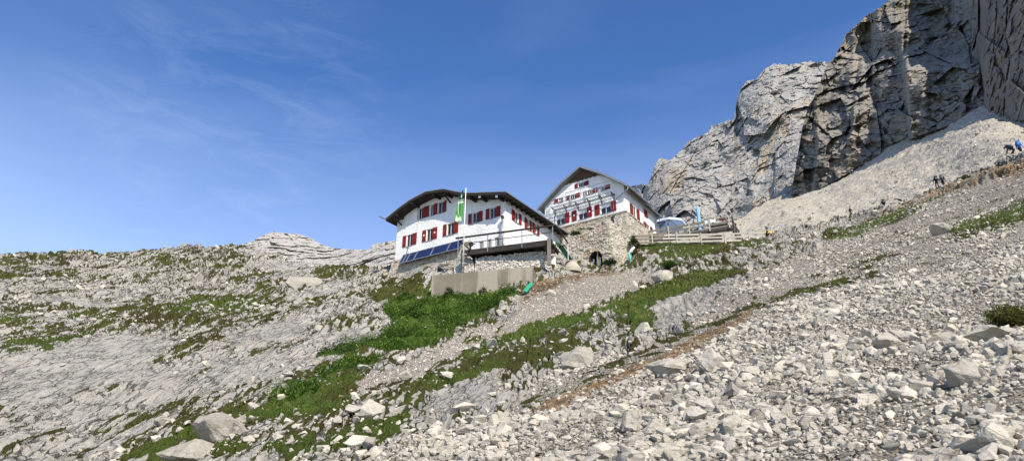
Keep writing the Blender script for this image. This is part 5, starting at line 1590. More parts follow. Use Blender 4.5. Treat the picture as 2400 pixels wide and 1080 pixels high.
# --- flagpole and banner
fp = sv(1084.6, 624, 66.0); top_z = float(survey(1088, 440, 66.0)[2])
m = MB(); m.tube([fp, Vector((fp.x + .10, fp.y, top_z))], .05, 12, .035)
o = m.build('flagpole', M_WHITE, None, smooth=True); o2 = o
kn = MB(); kn.lathe(Matrix.Translation((fp.x + .10, fp.y, top_z)), [(.05, 0), (.075, .03), (.06, .09), (.01, .11)], 10); kn.build('finial', M_STEEL, o)
for zz in (fp.z + .3, fp.z + 1.2):
    kn = MB(); kn.bar((fp.x - .1, fp.y - .02, zz), (fp.x + .35, fp.y - .02, zz), .06, .06); kn.build('clamp', M_STEEL, o)
tag(o, 'tall white flagpole in front of the left hut', 'flagpole')


def flag_material():
    t = NT('banner_cloth'); uv = t.node('ShaderNodeUVMap').outputs[0]; sp = t.node('ShaderNodeSeparateXYZ'); t.l(uv, sp.inputs[0]); x, y = sp.outputs[0], sp.outputs[1]
    c = t.ramp(y, [(0, (.06, .22, .05)), (.60, (.05, .19, .045)), (.66, (.02, .07, .032)), (1, (.012, .04, .026))])

    def band(c, lo, hi, col, coord=y):
        k = t.math('MULTIPLY', t.math('GREATER_THAN', coord, lo), t.math('LESS_THAN', coord, hi)); return t.mix(k, c, col)
    c = band(c, .575, .625, (.55, .60, .55)); c = band(c, .655, .68, (.32, .40, .33))
    # white swoosh down the left of the cloth and pale foot
    sw = t.math('SUBTRACT', x, t.math('ADD', .16, t.math('MULTIPLY', t.math('POWER', t.math('SUBTRACT', .6, y), 2), 2.1)))
    k = t.math('MULTIPLY', t.math('LESS_THAN', t.math('ABSOLUTE', sw), .045), t.math('LESS_THAN', y, .58)); c = t.mix(k, c, (.50, .60, .47))
    k = t.math('MULTIPLY', t.math('LESS_THAN', t.math('ADD', t.math('MULTIPLY', x, .25), y), .24), t.math('GREATER_THAN', x, .1)); c = t.mix(k, c, (.42, .58, .36))
    for lo, hi in ((.085, .10), (.055, .068), (.12, .13)): 
        k = t.math('MULTIPLY', t.math('MULTIPLY', t.math('GREATER_THAN', y, lo), t.math('LESS_THAN', y, hi)), t.math('MULTIPLY', t.math('GREATER_THAN', x, .25), t.math('LESS_THAN', x, .85))); c = t.mix(k, c, (.75, .78, .72))
    # star-like flower emblem near the head
    dx = t.math('MULTIPLY', t.math('SUBTRACT', x, .55), .36); dy = t.math('SUBTRACT', y, .79)
    rr_ = t.math('SQRT', t.math('ADD', t.math('MULTIPLY', dx, dx), t.math('MULTIPLY', dy, dy))); an = t.math('ARCTAN2', dy, dx)
    pet = t.math('LESS_THAN', rr_, t.math('ADD', .045, t.math('MULTIPLY', t.math('COSINE', t.math('MULTIPLY', an, 6)), .022))); c = t.mix(pet, c, (.45, .52, .60))
    return t.done(c, .8, spec=.1)


M_FLAG = flag_material()
# hanging banner: left edge and hoist edge as read from the cloth's outline
hoist = [(1087.0, 443), (1086.6, 470), (1086.0, 495), (1084.9, 518.6)]; fly = [(1086.2, 445), (1077.6, 461), (1073.4, 480), (1069.4, 500), (1067.2, 512), (1066.0, 520)]
nu, nv = 14, 40; Vv = np.zeros((nv, nu, 3)); UV = np.zeros((nv, nu, 2))
hy, hx_ = [p[1] for p in hoist], [p[0] for p in hoist]; fy_, fx_ = [p[1] for p in fly], [p[0] for p in fly]
for j in range(nv):
    tt = j / (nv - 1)
    a = survey(np.interp(443 + 75.6 * tt, hy, hx_), 443 + 75.6 * tt, 66.0); b = survey(np.interp(445 + 75 * tt, fy_, fx_), 445 + 75 * tt, 66.0)
    for i in range(nu):
        k = i / (nu - 1); p = a * (1 - k) + b * k
        p = p + np.array([0, 1, 0]) * (.16 * math.sin(k * 9 + tt * 2.5) * k ** .5 * (.3 + .7 * tt)) + np.array([-.05, 0, 0])
        Vv[j, i] = p; UV[j, i] = (1 - k if False else k, 1 - tt)
UV[..., 0] = 1 - UV[..., 0]
me = np_mesh('flag', Vv.reshape(-1, 3), grid_faces(nv, nu), [M_FLAG], smooth=True)
ul_ = me.uv_layers.new(name='UVMap'); li = np.zeros(len(me.loops), np.int32); me.loops.foreach_get('vertex_index', li)
ul_.data.foreach_set('uv', UV.reshape(-1, 2)[li].astype(np.float32).ravel())
o = link(bpy.data.objects.new('flag', me)); so = o.modifiers.new('thick', 'SOLIDIFY'); so.thickness = .012
tag(o, 'green banner with a pale flower emblem hanging from the white flagpole', 'flag')

# --- stone bastion with the arched opening in front of the right hut
VBs = -2.6
fb = lambda px, py: HR.f(px, py, VBs)
bw = lambda u, z, n=0: HR.p(u, VBs - n, z)
bl, br = fb(1322, 648), fb(1438, 650); tlL, tlR = fb(1326, 557), fb(1397, 541); twL, twR = fb(1397, 521), fb(1423, 513.5)
zbm = min(bl[1], br[1]) - .8
aL_, aR_ = fb(1382, 612)[0], fb(1413, 612)[0]; zTop = fb(1398, 587.5)[1]; ac, aw = (aL_ + aR_) / 2, (aR_ - aL_) / 2; zsp = zTop - aw


def arch_hole(P):
    u = (P - np.array(HR.O)) @ np.array(HR.U); z = P[:, 2] - HR.O.z; v = (P - np.array(HR.O)) @ np.array(HR.V)
    ins = (np.abs(u - ac) < aw) & ((z < zsp) | ((u - ac) ** 2 + (z - zsp) ** 2 < aw ** 2))
    return ins & (v < VBs + .25)


rt0, rt1 = HR.s_(1455, 546, twR[0] + .05), None
bs = empty('stone_bastion', HR.p(ac, VBs + 1, zbm + 1)); tag(bs, 'rough stone bastion with an arched opening below the right hut', 'bastion')
tj = twL[0]
topz_house = -1.75
stone_faces('wall', [(bw(bl[0] - .6, zbm), bw(tj, zbm), bw(tj, tlR[1]), bw(tlL[0] - .3, tlL[1])),
                     (bw(tj, zbm), bw(br[0] + .2, zbm), bw(twR[0], twR[1]), bw(tj, twL[1]))], M_MASON, bs, .38, .11, .06, .45, 1.35, hole=arch_hole, seed=31, jag=.12)
stone_faces('side_wall', [(bw(br[0] + .2, zbm), HR.p(.35, .2, zbm), HR.p(.12, .2, topz_house - .9), bw(twR[0], twR[1]))], M_MASON, bs, .36, .10, .06, .4, 1.35, seed=33)
# fill behind the top edges, and the arch lining
m = MB(); m.poly([bw(tlL[0] - .3, tlL[1] - .05, -.1), bw(tj, tlR[1] - .05, -.1), HR.p(tj, .0, tlR[1] - .05), HR.p(tlL[0] - .3, .0, tlL[1] - .05)])
m.poly([bw(tj, twL[1] - .04, -.1), bw(twR[0], twR[1] - .04, -.1), HR.p(.1, .05, topz_house - .95), HR.p(tj, .05, twL[1] - .1)])
m.poly([bw(tj, tlR[1] - .1, -.1), bw(tj, twL[1] - .04, -.1), HR.p(tj, .05, twL[1] - .1), HR.p(tj, .05, tlR[1] - .1)])
m.build('wall_head', M_PALECONC, bs)
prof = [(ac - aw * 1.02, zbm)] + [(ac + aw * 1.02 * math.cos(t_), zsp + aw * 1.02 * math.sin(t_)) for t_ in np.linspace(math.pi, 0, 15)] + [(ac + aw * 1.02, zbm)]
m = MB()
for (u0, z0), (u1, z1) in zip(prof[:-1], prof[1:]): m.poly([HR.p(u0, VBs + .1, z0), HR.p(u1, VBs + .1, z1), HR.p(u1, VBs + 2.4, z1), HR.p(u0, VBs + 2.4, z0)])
m.poly([HR.p(u, VBs + 2.4, z) for u, z in prof]); m.build('arch_lining', simple('arch_shade_stone', (.05, .047, .04), .95, .3, 3), bs, fix=False)  # lining coloured near black for the shade inside the arch
under(bs)
ub0, zb0 = fb(1396, 626); ub1, zb1 = fb(1403.2, 596)
m = MB(); m.prism([HR.p(ub0, VBs + .25, zb0 - .25), HR.p(ub1, VBs + .25, zb0 - .3), HR.p(ub1 + .02, VBs + .42, zb1 - .22), HR.p(ub0 + .0, VBs + .42, zb1 + .12)], HR.V * .05); o = m.build('board', M_WHITE)
tag(o, 'tall narrow white board leaning inside the arched opening', 'board')
ub0, zb0 = fb(1384.4, 612); ub1, zb1 = fb(1388, 604)
m = MB(); m.prism([HR.p(ub0, VBs + .5, zb0), HR.p(ub1, VBs + .5, zb0 - .03), HR.p(ub1, VBs + .5, zb1), HR.p(ub0, VBs + .5, zb1 + .03)], HR.V * .03); o = m.build('notice', M_WHITE)
tag(o, 'small white notice on the dark left side of the arch', 'notice')
# concrete shaft cone
cb = sv(1340.5, 634, 69.5); k = 69.5 / 1750
M0 = Matrix.Translation(cb + Vector((0, 0, -.25)))
r0, r1 = .92, .50
m = MB(); m.lathe(M0, [(r0, 0), (r0, .42), (r0 - .04, .46), (r1 + .03, 1.02), (r1 + .05, 1.06), (r1 + .05, 1.16), (r1 - .08, 1.17), (r1 - .10, 1.0)], 36)
o = m.build('concrete_cone', M_PALECONC, None, smooth=False, bevel=.008); tag(o, 'pale concrete manhole cone standing on the ground in front of the bastion', 'manhole cone')
# clay drain pipe end near the arch
pc = sv(1422, 626, 71.2)
m = MB(); Md = Matrix.Translation(pc) @ Matrix.Rotation(R(90), 4, 'X') @ Matrix.Rotation(R(10), 4, 'Y'); m.lathe(Md, [(.07, -.5), (.07, .12), (.11, .12), (.13, .14), (.13, -.1), (.09, -.5)], 16, cap=True); o = m.build('drain_pipe', simple('clay', (.36, .22, .13), .8)); tag(o, 'short clay drain pipe poking out of the ground beside the bastion', 'pipe')
# green half pipe lying at the right end of the concrete wall
gA, gB = gz(1228.5, 691.5), gz(1245.5, 674)
m = MB(); a_, b_ = Vector(gA) + Vector((0, 0, .22)), Vector(gB) + Vector((0, -.1, .26)); d_ = (b_ - a_).normalized(); s_ = d_.cross(Vector((0, -.5, .8))).normalized(); t_ = s_.cross(d_)
ringp = lambda c, r: [c + s_ * r * math.cos(x) + t_ * r * math.sin(x) for x in np.linspace(.1, math.pi - .1, 9)]
for r in (.19, .175):
    A_, B_ = ringp(a_, r), ringp(b_, r)
    for q_ in range(8): m.poly([A_[q_], A_[q_ + 1], B_[q_ + 1], B_[q_]])
for c in (a_, b_):
    A_, B_ = ringp(c, .19), ringp(c, .175)
    for q_ in range(8): m.poly([A_[q_], A_[q_ + 1], B_[q_ + 1], B_[q_]])
o = m.build('gutter_piece', simple('green_plastic', (.03, .30, .18), .4, .15)); tag(o, 'bright green plastic half pipe lying at the end of the concrete wall', 'half pipe')
# drain at the right corner of the bastion
m = MB(); pts = [sv(1486, 580, 74.6), sv(1480, 586, 74.4), sv(1475, 593, 74.3)]
m.tube(pts, .13, 10); m.mi = 1; m.tube([sv(1475, 592.5, 74.3), sv(1475.6, 604, 74.3), sv(1477, 614, 74.2)], .13, 10)
o = m.build('waste_pipe', [M_WHITE, simple('turquoise_plastic', (.07, .42, .32), .4, .2)], None, smooth=True); tag(o, 'bent waste pipe, white above and turquoise below, at the bastion corner', 'pipe')

# ================================================================== terrace on the right
TF = Line((1510, 543), (1712, 508.3), 81.5)
ter = empty('terrace', TF.p(TF.L / 2, 2, -1.4)); tag(ter, 'raised timber guest terrace beside the right hut', 'terrace')
m = MB(); m.box(TF.M, (-2, -7.0, -1.30), (TF.L + .05, .02, -1.12)); m.build('floor', M_GREYWOOD, ter)
m = MB(); m.box(TF.M, (-2, -.2, -1.62), (TF.L, .0, -1.302)); m.build('edge_beam', M_DARKWOOD, ter)
stone_faces('stone_wall', [(TF.p(1.0, -.25, -4.6), TF.p(TF.L + .1, -.25, -4.6), TF.p(TF.L - .1, .1, -1.63), TF.p(1.0, .1, -1.63)), (TF.p(TF.L + .1, -.25, -4.6), TF.p(TF.L + .1, 6.8, -4.6), TF.p(TF.L - .1, 6.8, -1.63), TF.p(TF.L - .1, .1, -1.63))], M_MASON, ter, .3, .06, .09, .4, seed=41)
m = MB(); a = TF.at(1668, 552)[0]; m.box(TF.M, (a - 1.1, .02, -2.55), (a + 1.1, .27, -2.0)); m.build('shaded_opening', M_DARKWOOD, ter)  # solid dark box painted as the shade inside the wall opening
under(ter)
tf = empty('terrace_fence', TF.p(TF.L / 2, 0, -1.12)); tag(tf, 'dark weathered board fence round the raised terrace', 'fence')
for zt_, hh in ((.0, .24), (-.48, .22), (-.94, .20)):
    m = MB(); m.box(TF.M, (-.1, .06, zt_ - hh), (TF.L + .1, .105, zt_)); m.build('board', M_GREYWOOD, tf)
for px in (1512, 1566, 1615, 1663, 1710):
    a = TF.at(px, 525)[0]; m = MB(); m.box(TF.M, (a - .07, .11, -1.35), (a + .07, .22, .10)); m.build('post', M_PALEWOOD, tf)
for zt_, hh in ((.04, .2), (-.45, .2), (-.9, .2)):
    m = MB(); m.bar(TF.p(TF.L + .08, -.1, zt_ - .1), TF.p(TF.L + .08, 6.8, zt_ - .1), .05, hh); m.build('board', M_DARKWOOD, tf)
for k in range(4): m = MB(); m.bar(TF.p(TF.L + .16, .2 + k * 2.1, -1.5), TF.p(TF.L + .16, .2 + k * 2.1, .12), .1, .1, (1, 0, 0)); m.build('post', M_DARKWOOD, tf)
under(tf)


def cloth(name, label, px0, px1, drop, mat, cat='towel', fold=.05):
    a0, a1 = TF.at(px0, 520)[0], TF.at(px1, 520)[0]; nu, nv = 12, 14; V = np.zeros((nv, nu, 3))
    for j in range(nv):
        for i in range(nu):
            s = i / (nu - 1); t = j / (nv - 1) * 2 - 1      # t<0 behind the board, t>0 in front
            z = .015 - abs(t) * drop * (1 if t > 0 else .5); n = .083 + .05 * math.copysign(min(1, abs(t) * 6), t) + fold * .5 * math.sin(s * 9 + 1) * max(0, t)
            V[j, i] = TF.M @ Vector((a0 + (a1 - a0) * s + .03 * math.sin(t * 3), n, z + .02 * math.sin(s * 7)))
    me = np_mesh(name, V.reshape(-1, 3), grid_faces(nv, nu), [mat], smooth=True); o = link(bpy.data.objects.new(name, me)); so = o.modifiers.new('t', 'SOLIDIFY'); so.thickness = .012
    tag(o, label, cat)


M_TOWEL = simple('towel', (.62, .64, .66), .95, .12, 5)
cloth('towel', 'crumpled pale grey towel hung over the terrace fence', 1651.5, 1661, .42, M_TOWEL, fold=.10)
cloth('towel', 'broad white towel hung over the fence between the grey one and the brown cloth', 1664, 1677, .40, simple('white_towel', (.76, .77, .80), .95, .05))
cloth('blanket', 'dark reddish brown blanket over the fence near the terrace corner', 1687, 1700, .38, simple('brown_cloth', (.10, .035, .022), .95), 'blanket')

# open parasol
M_CANOPY = NT('parasol_cloth')
_c = M_CANOPY.node('ShaderNodeBsdfTranslucent'); _c.inputs['Color'].default_value = (.55, .66, .78, 1); _mx = M_CANOPY.node('ShaderNodeMixShader'); _mx.inputs[0].default_value = .6
M_CANOPY.done((.50, .58, .68), .85); M_CANOPY.l(M_CANOPY.b.outputs[0], _mx.inputs[1]); M_CANOPY.l(_c.outputs[0], _mx.inputs[2]); M_CANOPY.l(_mx.outputs[0], M_CANOPY.out.inputs['Surface']); M_CANOPY = M_CANOPY.m
M_BLUE = simple('parasol_blue', (.10, .22, .50), .8, .15); M_LBLUE = simple('parasol_light_blue', (.22, .45, .72), .8, .2)
M_BADGE = simple('badge_print', (.10, .06, .10), .8, .3, 9)
pcn = sv(1567, 524, 84.5); Rr = 1.95
par = empty('parasol', TF.p(*[(pcn - TF.A).dot(TF.D), (pcn - TF.A).dot(TF.I)], -1.12)); tag(par, 'open pale blue parasol seen from below with a white printed valance', 'parasol')
ang = [R(22.5 + 45 * k) + R(14) for k in range(8)]
rim = [pcn + Vector((math.cos(a) * Rr, math.sin(a) * Rr, 0)) for a in ang]; apex = pcn + Vector((0, 0, .62))
m = MB()
for k in range(8):
    a, b = rim[k], rim[(k + 1) % 8]; mid_ = (a + b) / 2 + Vector((0, 0, .04)); 
    m.poly([apex, a, mid_]); m.poly([apex, mid_, b])
o = m.build('canopy', M_CANOPY, par); so = o.modifiers.new('t', 'SOLIDIFY'); so.thickness = .01
for k in range(8):
    a, b = rim[k], rim[(k + 1) % 8]; out = ((a + b) / 2 - pcn).normalized() * .03
    m = MB(); m.prism([a, b, b + out + Vector((0, 0, -.27)), a + out + Vector((0, 0, -.27))], out * .25); v_ = m.build('valance', simple('valance_white', (.66, .72, .80), .85) if k == 0 else bpy.data.materials['valance_white'], par)
    # printed lettering band on each valance: a round mark, then a line of blue letters
    d_ = (b - a).normalized(); n_ = ((a + b) / 2 - pcn).normalized(); dn = (out + Vector((0, 0, -.27))).normalized(); Ln = (b - a).length
    t_ = MB(); x = .42; lr = random.Random(4)
    base = lambda s_, q_: a + d_ * s_ + dn * q_ + n_ * .014 + out * (q_ / .27) * .25
    while x < Ln - .18:
        w_ = lr.choice((.045, .055, .07)); hgt = lr.choice((.10, .10, .14))
        if lr.random() < .86:
            for (s0, s1, q0, q1) in ((0, .018, .21 - hgt, .21), (w_ - .018, w_, .21 - hgt * (.6 if hgt < .12 else 1), .21), (0, w_, .19, .21)):
                t_.prism([base(x + s0, q0), base(x + s1, q0), base(x + s1, q1), base(x + s0, q1)], n_ * .006)
        x += w_ + .022
    t_.build('lettering', M_BLUE, v_)
    if k % 2 == 0:
        e = MB(); c_ = base(.26, .13); e.prism([c_ + (d_ * math.cos(q_) + dn * math.sin(q_)) * .085 for q_ in np.linspace(0, 2 * math.pi, 13)[:-1]], n_ * .006); e.build('badge', M_BADGE, v_)
for k in range(8):
    m = MB(); m.bar(apex + Vector((0, 0, -.06)), rim[k] + Vector((0, 0, -.03)), .03, .03); m.build('rib', M_DARKWOOD, par)
for k, s in ((4, .62), (5, .62), (6, .62), (3, .6)):      # printed badge and lines on the inner side of the panels
    a, b = rim[k], rim[(k + 1) % 8]; e = MB(); c_ = apex.lerp((a + b) / 2, s) + Vector((0, 0, -.035)); X = (b - a).normalized(); Y = ((a + b) / 2 - apex).normalized(); nn = X.cross(Y)
    if nn.z > 0: nn = -nn
    e.prism([c_ + (X * math.cos(q_) + Y * math.sin(q_)) * .15 for q_ in np.linspace(0, 2 * math.pi, 15)[:-1]], nn * .008)
    for dy in (.25, .33): e.prism([c_ + X * -.2 + Y * dy, c_ + X * .2 + Y * dy, c_ + X * .2 + Y * (dy + .045), c_ + X * -.2 + Y * (dy + .045)], nn * .008)
    e.build('badge', M_BADGE, par)
m = MB(); m.tube([Vector((pcn.x, pcn.y, TF.A.z - 1.12)), apex + Vector((0, 0, .12))], .035, 10); m.build('pole', M_STEEL, par)
m = MB(); m.lathe(Matrix.Translation((pcn.x, pcn.y, TF.A.z - 1.12)), [(.38, 0), (.38, .10), (.1, .16), (.06, .4)], 16); m.build('base', M_PALECONC, par)
under(par)
# closed parasol
pq = sv(1639, 522, 85.5); zq = TF.A.z - 1.12; ztop = float(survey(1638, 481.5, 85.5)[2])
cp = empty('parasol', (pq.x, pq.y, zq)); tag(cp, 'closed bright blue parasol standing on the terrace', 'parasol')
m = MB(); prof_ = [(.03, 1.0), (.05, .965), (.20, .93), (.17, .82), (.185, .70), (.15, .55), (.17, .38), (.27, .20), (.30, .15), (.05, .14)]
ztp = ztop; zl_ = zq; H_ = ztp - zl_
rings = []
for r, h in prof_:
    rings.append([m.bm.verts.new((pq.x + r * (1 + .22 * math.cos(8 * q_)) * math.cos(q_), pq.y + r * (1 + .22 * math.cos(8 * q_)) * math.sin(q_), zl_ + h * H_)) for q_ in np.linspace(0, 2 * math.pi, 33)[:-1]])
for A_, B_ in zip(rings[:-1], rings[1:]):
    for q_ in range(32):
        f = m.bm.faces.new([A_[q_], B_[q_], B_[(q_ + 1) % 32], A_[(q_ + 1) % 32]])
m.build('canopy', M_LBLUE, cp, smooth=True)
m = MB(); m.tube([(pq.x, pq.y, zl_), (pq.x, pq.y, ztp + .08)], .03, 8); m.build('pole', M_STEEL, cp)
m = MB(); m.lathe(Matrix.Translation((pq.x, pq.y, zl_)), [(.36, 0), (.36, .1), (.08, .16)], 16); m.build('base', M_PALECONC, cp)
m = MB(); m.tube([(pq.x + .2 * math.cos(q_), pq.y + .2 * math.sin(q_), zl_ + .55 * H_) for q_ in np.linspace(0, 2 * math.pi, 17)], .02, 6, cap=False); m.build('strap', M_BADGE, cp)
under(cp)
# beer-garden tables and benches behind the fence
for n_, (px, py, lab, col) in enumerate(((1544, 541.5, 'white table beside the hut wall, left of the parasol', M_WHITE), (1558, 546, 'white table under the open parasol', M_WHITE), (1600, 541, 'bare table between the open and closed parasols', M_GREYWOOD), (1690, 523, 'bare table behind the brown blanket', M_GREYWOOD))):
    a = TF.at(px, py, 1.0 + .4 * n_)[0]; c = TF.p(a, 1.0 + .35 * (n_ % 3), -1.12)
    tb = empty('terrace_table', c); tag(tb, lab, 'table')
    Mt = Matrix.Translation(c) @ TF.M.to_3x3().to_4x4()
    m = MB(); m.box(Mt, (-.9, -.35, .70), (.9, .35, .75)); m.build('tabletop', col, tb)
    for sx in (-.7, .7):
        for sy in (-.25, .25): m = MB(); m.bar(Mt @ Vector((sx, sy, 0)), Mt @ Vector((sx, sy, .70)), .06, .06, (1, 0, 0)); m.build('leg', M_DARKWOOD, tb)
    under(tb)
    be = empty('bench', c); tag(be, 'bench ' + ('in front of the ' + lab if lab.startswith('bare') else 'in front of the ' + lab), 'bench')
    be['label'] = 'dark bench at the ' + lab
    m = MB(); m.box(Mt, (-.9, .62, .42), (.9, .88, .46)); m.build('seat', M_GREYWOOD, be)
    for sx in (-.7, .7): m = MB(); m.box(Mt, (sx - .03, .65, 0), (sx + .03, .85, .42)); m.build('leg', M_DARKWOOD, be)
    under(be)
# pale lower fence along the path
LF = Line((1473, 552.5), (1807, 544.6), 76.5)
lf = empty('path_fence', LF.p(LF.L / 2, 0, -1.2)); tag(lf, 'long pale post and board fence running right along the path', 'fence')
for (x0, x1, zt_, hh) in ((0, LF.L, 0, .19), (0, LF.at(1793, 557)[0], LF.at(1480, 560)[1], .19), (0, LF.at(1737, 563)[0], LF.at(1480, 568)[1], .19)):
    n = 4
    for k in range(n):
        b0, b1 = x0 + (x1 - x0) * k / n, x0 + (x1 - x0) * (k + 1) / n
        m = MB(); m.box(LF.M, (b0 + .01, .055 + .004 * (k % 2), zt_ - hh), (b1 - .01, .095 + .004 * (k % 2), zt_ + .015 * ((k * 3) % 2))); m.build('board', M_GREYWOOD if k == 0 else M_PALEWOOD, lf)
for px in (1476, 1527.5, 1584.7, 1641.7, 1698, 1754, 1807):
    a = LF.at(px, 550)[0]; m = MB(); m.box(LF.M, (a - .06, .10, -1.5), (a + .06, .20, .06)); m.build('post', M_PALEWOOD, lf)
under(lf)
a = LF.at(1799.5, 546)[0]
m = MB(); m.box(LF.M, (a - .36, .21, -.17), (a + .36, .235, .03)); o = m.build('waymark_sign', simple('sign_yellow', (.75, .52, .02), .6, .1)); tag(o, 'yellow waymark board at the right end of the pale fence', 'sign')
# dark water pipe along the bank below the fence
pts = [gz(px, py) for px, py in ((1490, 586), (1540, 583), (1600, 580), (1660, 577), (1700, 574))]
m = MB(); m.tube([Vector(p) + Vector((0, -.1, .18)) for p in pts], .06, 8); o = m.build('water_pipe', M_DARKWOOD, None, smooth=True); tag(o, 'thin black water pipe on the turf bank below the pale fence', 'pipe')


# ------------------------------------------------------------------ single plants
def shrub(name, label, cat, c, rx, ry, rz, n, size, mat, seed, group=None, upright=.4):
    rg = np.random.default_rng(seed); c = np.array(c)
    nb = max(3, int(n / 90)); Bc = rg.normal(0, .45, (nb, 3)) * [rx, ry, rz] + [0, 0, rz * .8]; Bc[:, 2] = np.abs(Bc[:, 2])
    k = rg.integers(0, nb, n); P = c + Bc[k] + rg.normal(0, .22, (n, 3)) * [rx, ry, rz]
    P[:, 2] = np.maximum(P[:, 2], c[2] - .05)
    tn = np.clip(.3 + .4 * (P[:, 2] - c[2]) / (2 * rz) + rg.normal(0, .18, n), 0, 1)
    root = empty(name, Vector(c)); tag(root, label, cat, group)
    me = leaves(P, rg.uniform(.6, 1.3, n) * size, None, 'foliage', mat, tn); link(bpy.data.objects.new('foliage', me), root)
    m = MB()
    for b in Bc[:14]: m.tube([Vector(c) + Vector((b[0] * .1, b[1] * .1, -.1)), Vector(c + b * .55) + Vector((0, 0, .05)), Vector(c + b)], .02, 5, .008)
    m.build('stem', M_DARKWOOD, root); under(root)


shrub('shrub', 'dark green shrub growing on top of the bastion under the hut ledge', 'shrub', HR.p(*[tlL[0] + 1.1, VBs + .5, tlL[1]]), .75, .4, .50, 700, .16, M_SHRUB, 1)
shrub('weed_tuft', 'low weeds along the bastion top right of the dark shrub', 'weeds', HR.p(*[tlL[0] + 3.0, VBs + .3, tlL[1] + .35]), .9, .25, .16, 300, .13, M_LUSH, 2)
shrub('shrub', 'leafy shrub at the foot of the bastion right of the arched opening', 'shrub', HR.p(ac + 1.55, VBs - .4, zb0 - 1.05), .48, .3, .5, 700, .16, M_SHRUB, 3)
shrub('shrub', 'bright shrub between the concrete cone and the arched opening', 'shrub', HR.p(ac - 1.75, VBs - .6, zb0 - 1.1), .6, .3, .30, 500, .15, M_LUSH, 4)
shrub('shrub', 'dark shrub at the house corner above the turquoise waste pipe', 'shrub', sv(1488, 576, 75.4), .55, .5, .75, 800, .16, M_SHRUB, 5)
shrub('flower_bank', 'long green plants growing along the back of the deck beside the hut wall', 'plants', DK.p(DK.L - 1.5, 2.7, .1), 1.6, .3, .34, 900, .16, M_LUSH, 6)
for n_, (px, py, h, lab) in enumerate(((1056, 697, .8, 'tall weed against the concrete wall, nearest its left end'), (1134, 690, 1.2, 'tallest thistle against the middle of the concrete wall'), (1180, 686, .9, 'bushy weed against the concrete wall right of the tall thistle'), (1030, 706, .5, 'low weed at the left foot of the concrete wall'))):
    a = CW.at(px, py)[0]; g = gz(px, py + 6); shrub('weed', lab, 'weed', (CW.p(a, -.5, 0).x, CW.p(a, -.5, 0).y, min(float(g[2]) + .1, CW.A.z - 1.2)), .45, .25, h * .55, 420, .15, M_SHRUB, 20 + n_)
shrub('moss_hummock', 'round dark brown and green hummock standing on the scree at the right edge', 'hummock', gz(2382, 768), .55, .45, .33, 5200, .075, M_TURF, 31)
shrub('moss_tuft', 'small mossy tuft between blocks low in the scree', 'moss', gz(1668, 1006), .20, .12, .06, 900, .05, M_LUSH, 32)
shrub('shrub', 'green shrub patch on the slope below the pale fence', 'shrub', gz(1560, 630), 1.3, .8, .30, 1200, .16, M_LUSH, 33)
print('site', round(time.time() - T0, 1))
# ------------------------------------------------------------------ hikers
M_SKIN = simple('skin', (.42, .25, .17), .6, .1, 8); M_HAIR = simple('hair', (.035, .025, .018), .8, .3, 30)
M_BLACKCLOTH = simple('black_cloth', (.016, .016, .018), .85, .3, 8); M_GREYCLOTH = simple('grey_cloth', (.12, .12, .125), .9, .2, 8); M_NAVY = simple('navy_cloth', (.02, .03, .07), .85, .25, 8)
M_BLUEJ = simple('blue_jacket', (.04, .17, .52), .7, .25, 7); M_PALESHIRT = simple('pale_shirt', (.60, .60, .60), .85, .1); M_BOOT = simple('boot', (.03, .024, .02), .8, .2)
POSES = dict(
    walk=dict(pel=(0, 0, .93), che=(0, .07, 1.33), nec=(0, .11, 1.48), hea=(0, .15, 1.62), lk=(-.10, .24, .52), la=(-.10, .17, .08), rk=(.10, .05, .50), ra=(.10, -.30, .12), le=(-.27, .02, 1.12), lw=(-.30, .22, .95), re=(.27, -.06, 1.12), rw=(.29, .10, .92)),
    pole=dict(pel=(0, 0, .93), che=(0, .05, 1.33), nec=(0, .07, 1.48), hea=(0, .09, 1.62), lk=(-.10, .16, .52), la=(-.11, .20, .08), rk=(.10, .02, .50), ra=(.10, -.16, .10), le=(-.34, .10, 1.22), lw=(-.55, .20, 1.30), re=(.26, -.05, 1.10), rw=(.27, .08, .88)),
    bend=dict(pel=(0, -.12, .86), che=(0, .20, 1.12), nec=(0, .34, 1.17), hea=(0, .47, 1.20), lk=(-.12, .12, .48), la=(-.12, -.02, .08), rk=(.12, .02, .46), ra=(.12, -.24, .09), le=(-.24, .36, .86), lw=(-.20, .46, .62), re=(.24, .36, .86), rw=(.20, .46, .62)),
    sit=dict(pel=(0, 0, .20), che=(0, .06, .58), nec=(0, .09, .73), hea=(0, .12, .87), lk=(-.14, .40, .46), la=(-.13, .52, .07), rk=(.14, .40, .44), ra=(.13, .56, .07), le=(-.26, .16, .42), lw=(-.18, .36, .44), re=(.26, .16, .42), rw=(.18, .36, .44)),
    lie=dict(pel=(0, 0, .16), che=(0, .42, .20), nec=(0, .57, .22), hea=(0, .71, .26), lk=(-.12, -.40, .30), la=(-.12, -.80, .09), rk=(.12, -.44, .16), ra=(.14, -.88, .09), le=(-.30, .30, .12), lw=(-.16, .12, .26), re=(.30, .30, .12), rw=(.18, .12, .26)))


def skin_mesh(verts, edges, rad, root=0, sub=1):
    me = bpy.data.meshes.new('tmp'); me.from_pydata(verts, edges, []); o = bpy.data.objects.new('tmp', me); COL.objects.link(o)
    sk = o.modifiers.new('s', 'SKIN'); sk.use_smooth_shade = True
    for k, v in enumerate(me.skin_vertices[0].data): v.radius = (rad[k], rad[k]); v.use_root = (k == root)
    if sub: o.modifiers.new('u', 'SUBSURF').levels = sub
    dg = bpy.context.evaluated_depsgraph_get(); ev = o.evaluated_get(dg); out = bpy.data.meshes.new_from_object(ev)
    bpy.data.objects.remove(o); bpy.data.meshes.remove(me); return out


